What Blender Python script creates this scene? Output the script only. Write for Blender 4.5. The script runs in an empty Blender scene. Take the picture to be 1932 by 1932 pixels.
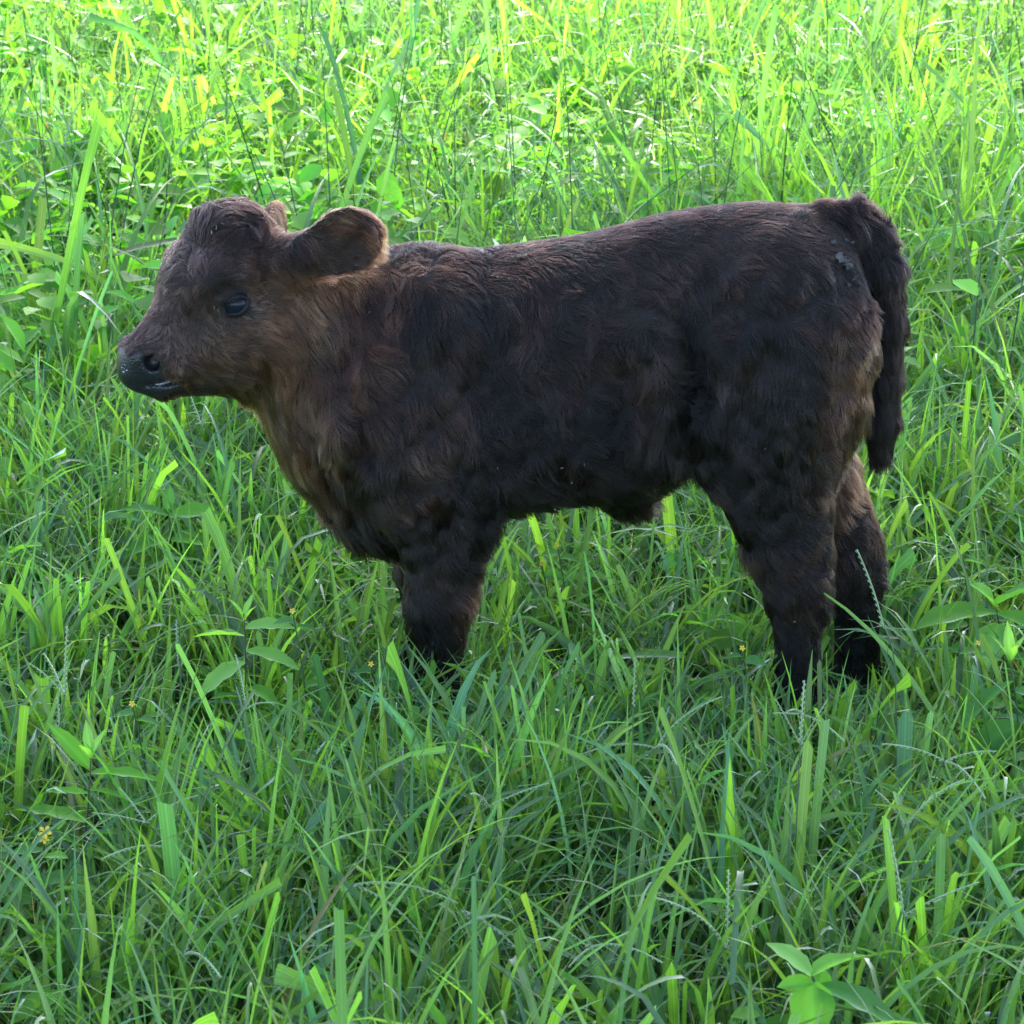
import bpy, math, random
import numpy as np
from mathutils import Vector, kdtree

rng = np.random.default_rng(11)
scene = bpy.context.scene
COL = scene.collection

# ------------------------------------------------------------------ camera
CAM_POS = np.array([0.0, -3.8, 1.6])
PITCH = math.radians(18.35)
HALF = math.tan(math.radians(10.0))
cam_data = bpy.data.cameras.new("camera")
cam_data.sensor_fit = 'HORIZONTAL'
cam_data.angle = math.radians(20.0)
cam_data.clip_start = 0.05
cam_data.clip_end = 900.0
cam_data.dof.use_dof = True
cam_data.dof.focus_distance = 3.95
cam_data.dof.aperture_fstop = 20
camera = bpy.data.objects.new("camera", cam_data)
COL.objects.link(camera)
camera.location = CAM_POS
camera.rotation_euler = (math.radians(90) - PITCH, 0, 0)
scene.camera = camera

# ------------------------------------------------------------------ world, sun, exposure
SUN_EL, SUN_AZ = math.radians(52), math.radians(12)      # azimuth from +y (far side of the field) towards +x
world = bpy.data.worlds.new("World")
scene.world = world
world.use_nodes = True
wn = world.node_tree
bg = wn.nodes["Background"]
sky = wn.nodes.new("ShaderNodeTexSky")
sky.sky_type = 'NISHITA'
sky.sun_disc = False
sky.sun_elevation = SUN_EL
sky.sun_rotation = SUN_AZ
sky.dust_density = 2.0
wn.links.new(sky.outputs[0], bg.inputs[0])
bg.inputs[1].default_value = 0.15
sun_data = bpy.data.lights.new("sun", 'SUN')
sun_data.energy = 3.4
sun_data.angle = math.radians(0.5)
sun_data.color = (1.0, 0.95, 0.86)
sun = bpy.data.objects.new("sun", sun_data)
COL.objects.link(sun)
sdir = Vector((math.sin(SUN_AZ) * math.cos(SUN_EL), math.cos(SUN_AZ) * math.cos(SUN_EL), math.sin(SUN_EL)))
sun.rotation_euler = sdir.to_track_quat('Z', 'Y').to_euler()
sun.location = (2, 6, 12)
scene.view_settings.view_transform = 'Standard'
scene.view_settings.look = 'None'
scene.view_settings.exposure = 2.4
scene.view_settings.gamma = 1.0
scene.view_settings.use_curve_mapping = False
cy = scene.cycles
cy.use_denoising = True
cy.denoising_prefilter = 'NONE'
cy.max_bounces = 8
cy.diffuse_bounces = 3
cy.glossy_bounces = 3
cy.transmission_bounces = 4
cy.transparent_max_bounces = 8
cy.sample_clamp_indirect = 6.0

# ------------------------------------------------------------------ helpers
FWD = np.array([0, math.cos(PITCH), -math.sin(PITCH)])
UPV = np.array([0, math.sin(PITCH), math.cos(PITCH)])


def at(px, py, Y=0.0):
    """The real-world point on the upright plane y = Y that stands behind a point of the 1932-wide photograph."""
    d = FWD + np.array([1.0, 0, 0]) * ((px - 966) / 966 * HALF) + UPV * ((966 - py) / 966 * HALF)
    return CAM_POS + d * ((Y - CAM_POS[1]) / d[1])


def ground_at(px, py, z=0.0):
    d = FWD + np.array([1.0, 0, 0]) * ((px - 966) / 966 * HALF) + UPV * ((966 - py) / 966 * HALF)
    return CAM_POS + d * ((z - CAM_POS[2]) / d[2])


def tag(o, label=None, cat=None, group=None, kind=None):
    if label: o["label"] = label
    if cat: o["category"] = cat
    if group: o["group"] = group
    if kind: o["kind"] = kind
    return o


def empty(name, loc=(0, 0, 0), rz=0.0):
    o = bpy.data.objects.new(name, None)
    o.empty_display_size = 0.05
    o.location = loc
    o.rotation_euler = (0, 0, rz)
    COL.objects.link(o)
    return o


def mesh_data(name, v, faces_flat, sizes, mat=None, smooth=True, attrs=None):
    """A mesh from numpy arrays; attrs = {name: per-point colour array (n,4) or float array (n,)}."""
    v = np.asarray(v, np.float32)
    faces_flat = np.asarray(faces_flat, np.int32)
    sizes = np.asarray(sizes, np.int32)
    me = bpy.data.meshes.new(name)
    me.vertices.add(len(v))
    me.vertices.foreach_set("co", v.ravel())
    me.loops.add(len(faces_flat))
    me.loops.foreach_set("vertex_index", faces_flat)
    me.polygons.add(len(sizes))
    starts = np.concatenate([[0], np.cumsum(sizes)[:-1]]).astype(np.int32)
    me.polygons.foreach_set("loop_start", starts)
    me.polygons.foreach_set("loop_total", sizes)
    me.polygons.foreach_set("use_smooth", np.full(len(sizes), smooth))
    for k, a in (attrs or {}).items():
        a = np.asarray(a, np.float32)
        if a.ndim == 2:
            at_ = me.attributes.new(k, 'FLOAT_COLOR', 'POINT')
            at_.data.foreach_set("color", a.ravel())
        else:
            at_ = me.attributes.new(k, 'FLOAT', 'POINT')
            at_.data.foreach_set("value", a)
    me.update(calc_edges=True)
    me.validate()
    if mat: me.materials.append(mat)
    return me


def link(name, data, parent=None):
    o = bpy.data.objects.new(name, data)
    COL.objects.link(o)
    if parent is not None:
        o.parent = parent
    return o


class Waves:
    """Smooth pseudo-random field: a sum of sine waves with random directions."""
    def __init__(self, seed, freq, n=14):
        r = np.random.default_rng(seed)
        k = r.normal(size=(n, 3)); k /= np.linalg.norm(k, axis=1)[:, None]
        self.k = k * freq * r.uniform(0.55, 1.6, (n, 1)) * 2 * math.pi
        self.p = r.uniform(0, 6.28, n); self.n = n

    def __call__(self, p):
        return np.sin(p @ self.k.T + self.p).sum(1) / math.sqrt(self.n / 2)


def new_mat(name):
    m = bpy.data.materials.new(name)
    m.use_nodes = True
    nt = m.node_tree
    nt.nodes.clear()
    out = nt.nodes.new("ShaderNodeOutputMaterial")
    return m, nt, out
# ------------------------------------------------------------------ the calf: one continuous body from a distance field
PX = 0.00073
YAW = math.radians(30)
HF = np.array([-math.cos(YAW), -math.sin(YAW), 0.0])      # where the nose points
HL = np.array([math.sin(YAW), -math.cos(YAW), 0.0])       # the calf's left, towards the viewer
YN = np.array([0.0, -1.0, 0.0])
H0 = at(480, 560, -0.01)                                    # a point of the head's middle plane


def head(px, py, lat=0.0, fwd=0.0):
    """A point of the head: seen at (px, py) on the head's middle plane, then moved sideways."""
    d = FWD + np.array([1.0, 0, 0]) * ((px - 966) / 966 * HALF) + UPV * ((966 - py) / 966 * HALF)
    t = np.dot(H0 - CAM_POS, HL) / np.dot(d, HL)
    return CAM_POS + d * t + HL * lat + HF * fwd


ORI = np.array([-0.66, -0.27, -0.02]); VOX = 0.0042
DIM = np.array([1.34, 0.50, 0.90])
NG = np.ceil(DIM / VOX).astype(int)
field = np.full(NG, 0.3, np.float32)
AX = [ORI[i] + VOX * np.arange(NG[i]) for i in range(3)]


def _box(lo, hi):
    s = []
    for i in range(3):
        a = max(0, int((lo[i] - ORI[i]) / VOX)); b = min(NG[i], int((hi[i] - ORI[i]) / VOX) + 2)
        s.append(slice(a, b))
    return tuple(s)


def _grid(s):
    return np.meshgrid(AX[0][s[0]], AX[1][s[1]], AX[2][s[2]], indexing='ij', sparse=True)


def _merge(s, d, k, carve=False):
    f = field[s]
    d = d.astype(np.float32)
    if carve:
        d = -d
        h = np.clip(0.5 - 0.5 * (f - d) / k, 0, 1)
        field[s] = f * (1 - h) + d * h + k * h * (1 - h)
    else:
        h = np.clip(0.5 + 0.5 * (f - d) / k, 0, 1)
        field[s] = f * (1 - h) + d * h - k * h * (1 - h)


def seg(a, b, ra, rb, sa=1.0, sb=None, k=0.03, n=YN, carve=False):
    """A tapered limb from a to b; sa, sb widen or narrow it along the sideways axis n."""
    sb = sa if sb is None else sb
    a = np.asarray(a); b = np.asarray(b)
    m = max(ra * max(1, sa), rb * max(1, sb)) + k + 0.04
    s = _box(np.minimum(a, b) - m, np.maximum(a, b) + m)
    X, Y, Z = _grid(s)
    ab = b - a; L2 = max(float(ab @ ab), 1e-9)
    h = np.clip(((X - a[0]) * ab[0] + (Y - a[1]) * ab[1] + (Z - a[2]) * ab[2]) / L2, 0, 1)
    qx, qy, qz = X - a[0] - h * ab[0], Y - a[1] - h * ab[1], Z - a[2] - h * ab[2]
    ql = qx * n[0] + qy * n[1] + qz * n[2]
    sc = sa + (sb - sa) * h
    r = np.sqrt(np.maximum(qx * qx + qy * qy + qz * qz - ql * ql, 0) + (ql / sc) ** 2)
    _merge(s, (r - (ra + (rb - ra) * h)) * np.minimum(1, sc), k, carve)


def chain(pts, k=0.03, n=YN):
    """pts: (point, radius, widening)"""
    for (a, ra, sa), (b, rb, sb) in zip(pts[:-1], pts[1:]):
        seg(a, b, ra, rb, sa, sb, k, n)


# trunk: (x, top, bottom) in photograph pixels, half width in metres
TR = np.array([
    (604, 800, 855, .020), (624, 720, 900, .055), (655, 610, 940, .080), (695, 520, 975, .100), (742, 478, 996, .112),
    (800, 470, 1000, .120), (900, 474, 975, .128), (1000, 462, 946, .135), (1100, 447, 928, .140), (1180, 425, 936, .140),
    (1230, 411, 915, .136), (1290, 398, 880, .130), (1350, 389, 860, .126), (1420, 384, 850, .124), (1500, 390, 840, .118),
    (1560, 402, 800, .100), (1595, 425, 750, .078), (1615, 480, 700, .050), (1626, 540, 640, .020)], float)
tx = np.array([at(x, 700)[0] for x in TR[:, 0]])
tt = np.array([at(x, y)[2] for x, y in TR[:, :2]])
tb = np.array([at(x, y)[2] for x, y in TR[:, [0, 2]]])
s = _box((tx[0] - .05, -.24, tb.min() - .05), (tx[-1] + .05, .24, tt.max() + .05))
X, Y, Z = _grid(s)
xs = X[:, 0, 0]
top = np.interp(xs, tx, tt); bot = np.interp(xs, tx, tb); wid = np.interp(xs, tx, TR[:, 3])
ker = np.ones(9) / 9
sm = lambda a: np.convolve(np.pad(a, 4, mode='edge'), ker, 'valid')
top, bot, wid = sm(top), sm(bot), sm(wid)
zc = ((top + bot) / 2)[:, None, None]; hz = np.maximum((top - bot) / 2, .004)[:, None, None]; w = np.maximum(wid, .004)[:, None, None]
zz = (Z - zc) / hz
wz = w * (1 - 0.13 * np.clip(zz, -1, 1) - 0.05)            # narrower over the spine
r = (np.abs(zz) ** 2.25 + np.abs(Y / wz) ** 2.25) ** (1 / 2.25)
d = (r - 1) * np.minimum(hz, w) * 0.8
endd = np.maximum(tx[0] - X, X - tx[-1])
d = np.maximum(d, endd)
_merge(s, d, 0.004)

# neck
seg(at(740, 715), at(660, 688), .144, .124, .64, .64, .05)
seg(at(660, 688, 0), at(570, 598, -.01), .124, .088, .64, .68, .05)
seg(at(570, 598, -.01), head(490, 560), .088, .082, .68, .75, .04)
seg(at(706, 938), at(625, 845), .064, .056, .8, .8, .04)     # brisket
seg(at(745, 978), at(705, 955), .034, .036, .9, .9, .03)
# shoulders and front legs
def foot(px, Y):
    z = 0.0
    p = at(px, 1380, Y); lo, hi = 1000, 1900
    for _ in range(40):
        mid = (lo + hi) / 2
        if at(px, mid, Y)[2] > 0: lo = mid
        else: hi = mid
    return at(px, lo, Y)


for sgn, dx in ((-1, 0), (1, -24)):
    y0 = .085 * sgn
    up = 1.0 if sgn < 0 else -0.0
    def P(px, py, yy, dx=dx, sgn=sgn):
        q = at(px, py, -abs(yy)); return np.array([q[0] + dx * PX, yy, q[2]])
    sh = [(P(800, 640, .075 * sgn), .062, .55), (P(765, 800, .088 * sgn), .075, .6), (P(815, 905, .088 * sgn), .068, .7)]
    chain(sh, .045)
    f = foot(836 , -.08)
    chain([(P(815, 905, .088 * sgn), .070, .70), (P(838, 985, .084 * sgn), .057, .75), (P(834, 1060, .082 * sgn), .0435, .85),
           (P(829, 1110, .080 * sgn), .0415, .9), (P(828, 1140, .080 * sgn), .041, .9), (P(826, 1190, .080 * sgn), .0375, .88)], .022)
    chain([(P(826, 1190, .080 * sgn), .0370, .88), (P(828, 1250, .080 * sgn), .0325, .88), (P(829, 1285, .080 * sgn), .0320, .9),
           (P(828, 1312, .080 * sgn), .034, .92), (P(821, 1345, .080 * sgn), .027, 1.0)], .006)
    # hip, thigh, gaskin, hock, cannon
    if sgn < 0:
        hb = [(at(1474, 570, -.068), .080, .52), (at(1474, 640, -.082), .106, .54), (at(1460, 760, -.09), .096, .57), (at(1458, 850, -.09), .076, .6),
              (at(1464, 930, -.088), .0535, .7), (at(1482, 1000, -.085), .0440, .75), (at(1496, 1058, -.085), .0395, .75), (at(1502, 1105, -.085), .0340, .8),
              (at(1505, 1165, -.085), .0325, .85)]
        chain(hb, .03)
        chain([hb[-1], (at(1505, 1250, -.085), .0305, .85), (at(1506, 1295, -.085), .0310, .9), (at(1504, 1330, -.085), .034, .92), (at(1495, 1362, -.085), .027, 1.)], .006)
        seg(at(1400, 770, -.088), at(1420, 840, -.088), .062, .050, .6, .6, .05)      # stifle
        seg(at(1545, 590, -.06), at(1546, 735, -.07), .050, .044, .7, .7, .04)       # back of the thigh
        seg(at(1534, 1030, -.085), at(1541, 1056, -.085), .014, .011, 1, 1, .014)     # point of the hock
    else:
        hb = [(at(1482, 570, .068), .080, .52), (at(1482, 650, .085), .096, .5), (at(1492, 760, .09), .080, .6), (at(1536, 880, .088), .050, .7),
              (at(1572, 960, .085), .040, .75), (at(1600, 1020, .085), .0360, .8), (at(1612, 1080, .085), .033, .8),
              (at(1616, 1140, .085), .0325, .85)]
        chain(hb, .028)
        chain([hb[-1], (at(1617, 1220, .085), .0305, .85), (at(1617, 1255, .085), .0310, .9), (at(1617, 1290, .085), .034, .92), (at(1608, 1322, .085), .027, 1.)], .006)
        seg(at(1636, 1010, .085), at(1643, 1034, .085), .014, .011, 1, 1, .014)
# navel fold, flank
seg(at(1185, 930), at(1205, 945), .022, .016, .8, .8, .04)
for (a, b, c, ya) in (((1125, 545), (1150, 590), .014, -.150), ((1172, 640), (1168, 850), .011, -.148), ((1285, 610), (1312, 730), .017, -.140), ((1312, 730), (1290, 830), .011, -.138), ((1400, 560), (1330, 620), .010, -.146),
                      ((905, 740), (930, 900), .011, -.146), ((668, 560), (640, 700), .014, -.116), ((640, 700), (700, 850), .011, -.122), ((1060, 720), (960, 760), .008, -.150), ((1545, 560), (1470, 600), .008, -.142)):
    seg(at(*a, ya), at(*b, ya), c, c * .8, 1.5, 1.5, .03, YN, True)
seg(at(1222, 660, -.122), at(1228, 860, -.112), .030, .024, .55, .5, .03)      # fold of the flank
# tail
TAIL = [(at(1555, 420), .030, .8), (at(1605, 412, -.005), .022, .8), (at(1645, 440, -.012), .019, .85), (at(1671, 500, -.02), .0175, .9),
        (at(1678, 600, -.02), .0165, .95), (at(1672, 700, -.02), .016, 1), (at(1664, 780, -.02), .0175, 1), (at(1663, 830, -.02), .013, 1)]
chain(TAIL, .008)
seg(at(1578, 440), at(1618, 505, -.01), .022, .016, 1, 1, .015)
# head
field_head = []
hs = lambda a, b, ra, rb, sa=1., sb=None, k=.025: seg(a, b, ra * PX, rb * PX, sa, sb, k, HL)
hs(head(422, 476), head(380, 537), 76, 77, 1.18, 1.15)
hs(head(452, 443), head(470, 452), 40, 44, 1.25, 1.25, .03)
hs(head(402, 421), head(456, 411), 19, 20, 1.8, 1.8, .03)
hs(head(322, 592), head(270, 660), 30, 26, .9, .9, .02)
hs(head(392, 560), head(305, 662), 70, 45, 1.0, .92, .03)
hs(head(305, 664), head(264, 684), 45, 37, .95, 1.1, .02)
hs(head(258, 672), head(247, 706), 22, 20, 1.5, 1.3, .015)
hs(head(470, 610), head(440, 660), 82, 66, .78, .78, .03)
hs(head(438, 680), head(305, 716), 54, 30, .85, .9, .03)
hs(head(300, 722), head(262, 718), 26, 17, 1.1, 1.2, .015)
for L in (1, -1):
    hs(head(372, 508, .055 * L), head(412, 505, .058 * L), 27, 25, 1, 1, .025)     # brow
    hs(head(425, 596, .040 * L), head(378, 620, .036 * L), 30, 28, 1, 1, .035)      # cheek bone
    hs(head(468, 615, .040 * L), head(425, 655, .034 * L), 44, 34, 1, 1, .04)      # jaw muscle
    hs(head(380, 640, .026 * L), head(335, 675, .024 * L), 34, 26, 1, 1, .035)     # side of the face
    hs(head(260, 664, .022 * L), head(278, 662, .029 * L), 23, 20, 1, 1, .012)     # nostril wing
    seg(head(405, 551, .084 * L), head(395, 554, .078 * L), .015, .010, 1, 1, .010, HL, True)   # eye socket
    seg(head(262, 671, .040 * L), head(276, 676, .024 * L), .0105, .0105, 1, 1, .005, HL, True)   # nostril
    seg(head(254, 668, .040 * L), head(264, 672, .040 * L), .006, .008, 1, 1, .006, HL, True)
    for (a, b) in (((352, 546), (378, 524)), ((378, 524), (408, 524))):                       # fold over the eye
        seg(head(*a, .080 * L), head(*b, .086 * L), .007, .007, 1.6, 1.6, .010, HL, True)
    # mouth slit
    for (a, b) in (((238, 717), (262, 722)), ((262, 722), (300, 714)), ((300, 714), (326, 706))):
        seg(head(*a, .030 * L), head(*b, .034 * L), .0038, .0038, 3.0, 3.0, .005, HL, True)
# ears
def cup(base, tip, face, half, thick=.006, k=.012):
    """An ear: a leaf-shaped curved plate from base to tip whose hollow looks along face."""
    base, tip = np.asarray(base), np.asarray(tip)
    ax = tip - base; L = np.linalg.norm(ax); ax = ax / L
    face = np.asarray(face, float); face = face - ax * (face @ ax); face /= np.linalg.norm(face)
    side = np.cross(ax, face)
    m = L * .5 + half + .04
    c = (base + tip) / 2
    s = _box(c - m, c + m)
    X, Y, Z = _grid(s)
    qx, qy, qz = X - base[0], Y - base[1], Z - base[2]
    u = (qx * ax[0] + qy * ax[1] + qz * ax[2]) / L
    v = qx * side[0] + qy * side[1] + qz * side[2]
    w = qx * face[0] + qy * face[1] + qz * face[2]
    uc = np.clip(u, 0, 1)
    hw = half * np.interp(uc, [0, .15, .4, .65, .85, .95, 1], [.40, .54, .86, 1., .90, .62, .22])
    bowl = (v * v) * (7.0 * (1 - .55 * uc)) - .010 * np.sin(uc * math.pi)
    dist_w = np.abs(w - bowl) - thick
    dist_v = np.abs(v) - hw
    dist_u = np.maximum(-u, u - 1) * L
    d = np.maximum(np.maximum(dist_w, dist_v), dist_u)
    _merge(s, d * .8, k)
    return ax, face, side


EAR_N = cup(at(548, 508, -.075), at(710, 424, -.125), np.array([-.15, -1., -.05]), .042)
EAR_F = cup(at(480, 452, .045), at(530, 432, .150), np.array([-.95, .38, -.1]), .042)
seg(at(540, 490, -.06), at(575, 480, -.085), .030, .024, 1, 1, .02)


def surface_nets(f, org, h):
    S = f < 0
    a = np.zeros(np.array(f.shape) - 1, np.int8)
    for i in (0, 1):
        for j in (0, 1):
            for k in (0, 1):
                a += S[i:f.shape[0] - 1 + i, j:f.shape[1] - 1 + j, k:f.shape[2] - 1 + k]
    cells = np.argwhere((a > 0) & (a < 8))
    idx = np.full(a.shape, -1, np.int32)
    idx[tuple(cells.T)] = np.arange(len(cells))
    acc = np.zeros((len(cells), 3)); cnt = np.zeros(len(cells))
    corners = [(i, j, k) for i in (0, 1) for j in (0, 1) for k in (0, 1)]
    for c0 in corners:
        for axn in range(3):
            if c0[axn]: continue
            c1 = list(c0); c1[axn] = 1
            v0 = f[tuple((cells + c0).T)]; v1 = f[tuple((cells + c1).T)]
            m = (v0 < 0) != (v1 < 0)
            t = np.where(m, v0 / np.where(m, v0 - v1, 1), 0)
            pt = np.array(c0, float)[None] + t[:, None] * (np.array(c1) - np.array(c0))[None]
            acc[m] += pt[m]; cnt[m] += 1
    v = org + h * (cells + acc / cnt[:, None])
    quads = []
    for axn in range(3):
        o = [0, 1, 2]; o.remove(axn); b, c = o
        sl0 = [slice(1, -1)] * 3; sl1 = [slice(1, -1)] * 3
        sl0[axn] = slice(0, -1); sl1[axn] = slice(1, None)
        A, B = S[tuple(sl0)], S[tuple(sl1)]
        e = np.argwhere(A != B)
        flip = A[tuple(e.T)]
        off = np.ones(3, int); off[axn] = 0
        e = e + off
        def cell(db, dc):
            q = e.copy(); q[:, b] += db; q[:, c] += dc
            return idx[tuple(q.T)]
        q = np.stack([cell(-1, -1), cell(0, -1), cell(0, 0), cell(-1, 0)], 1)
        if axn == 1: flip = ~flip
        q[~flip] = q[~flip][:, ::-1]
        quads.append(q)
    return v, np.concatenate(quads)


bv, bq = surface_nets(field, ORI, VOX)


def smooth_mesh(v, q, it, lam=.5):
    e = np.concatenate([q[:, [0, 1]], q[:, [1, 2]], q[:, [2, 3]], q[:, [3, 0]]])
    e = np.concatenate([e, e[:, ::-1]])
    deg = np.bincount(e[:, 0], minlength=len(v))[:, None]
    for i in range(it):
        s = np.stack([np.bincount(e[:, 0], weights=v[e[:, 1], k], minlength=len(v)) for k in range(3)], 1) / np.maximum(deg, 1)
        v = v + (s - v) * (lam if i % 2 == 0 else -lam * .95)
    return v


bv = smooth_mesh(bv, bq, 6)


def vert_normals(v, q):
    n = np.cross(v[q[:, 2]] - v[q[:, 0]], v[q[:, 3]] - v[q[:, 1]])
    vn = np.zeros_like(v)
    for k in range(4):
        for c in range(3):
            vn[:, c] += np.bincount(q[:, k], weights=n[:, c], minlength=len(v))
    return vn / np.maximum(np.linalg.norm(vn, axis=1), 1e-12)[:, None], np.linalg.norm(n, axis=1) * .5


bn, barea = vert_normals(bv, bq)
# uneven coat: shallow lumps over trunk, neck and thighs
_trunk = np.clip((bv[:, 0] - at(540, 600)[0]) / .06, 0, 1) * np.clip((bv[:, 2] - .18) / .10, 0, 1) * (1 - np.clip((bv[:, 0] - at(1625, 600)[0]) / .02, 0, 1))
bv = bv + bn * (_trunk * (.0030 * Waves(31, 9)(bv * np.array([1.2, 1, .8])) + .0018 * Waves(32, 22)(bv)) * np.clip((.70 - np.abs(bn[:, 2])) / .35, .12, 1))[:, None]
bn, barea = vert_normals(bv, bq)
# ------------------------------------------------------------------ coat map: 3-D control points over the body (photograph px give the near side)
from mathutils.bvhtree import BVHTree
bvh = BVHTree.FromPolygons(bv.tolist(), bq.tolist())


def hit(px, py):
    """Surface point and normal of the calf where the photograph shows (px, py)."""
    d = FWD + np.array([1.0, 0, 0]) * ((px - 966) / 966 * HALF) + UPV * ((966 - py) / 966 * HALF)
    loc, nor, i, dist = bvh.ray_cast(Vector(CAM_POS), Vector(d).normalized())
    if loc is None:
        loc, nor, i, dist = bvh.find_nearest(Vector(at(px, py, -.05)))
    return np.array(loc), np.array(nor)


FAC = (.075, .040, .028); BLK = (.0078, .0048, .0044); DKB = (.0155, .0084, .0066); BRN = (.105, .050, .027); RED = (.150, .066, .030); MID = (.052, .0265, .0180)
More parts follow.
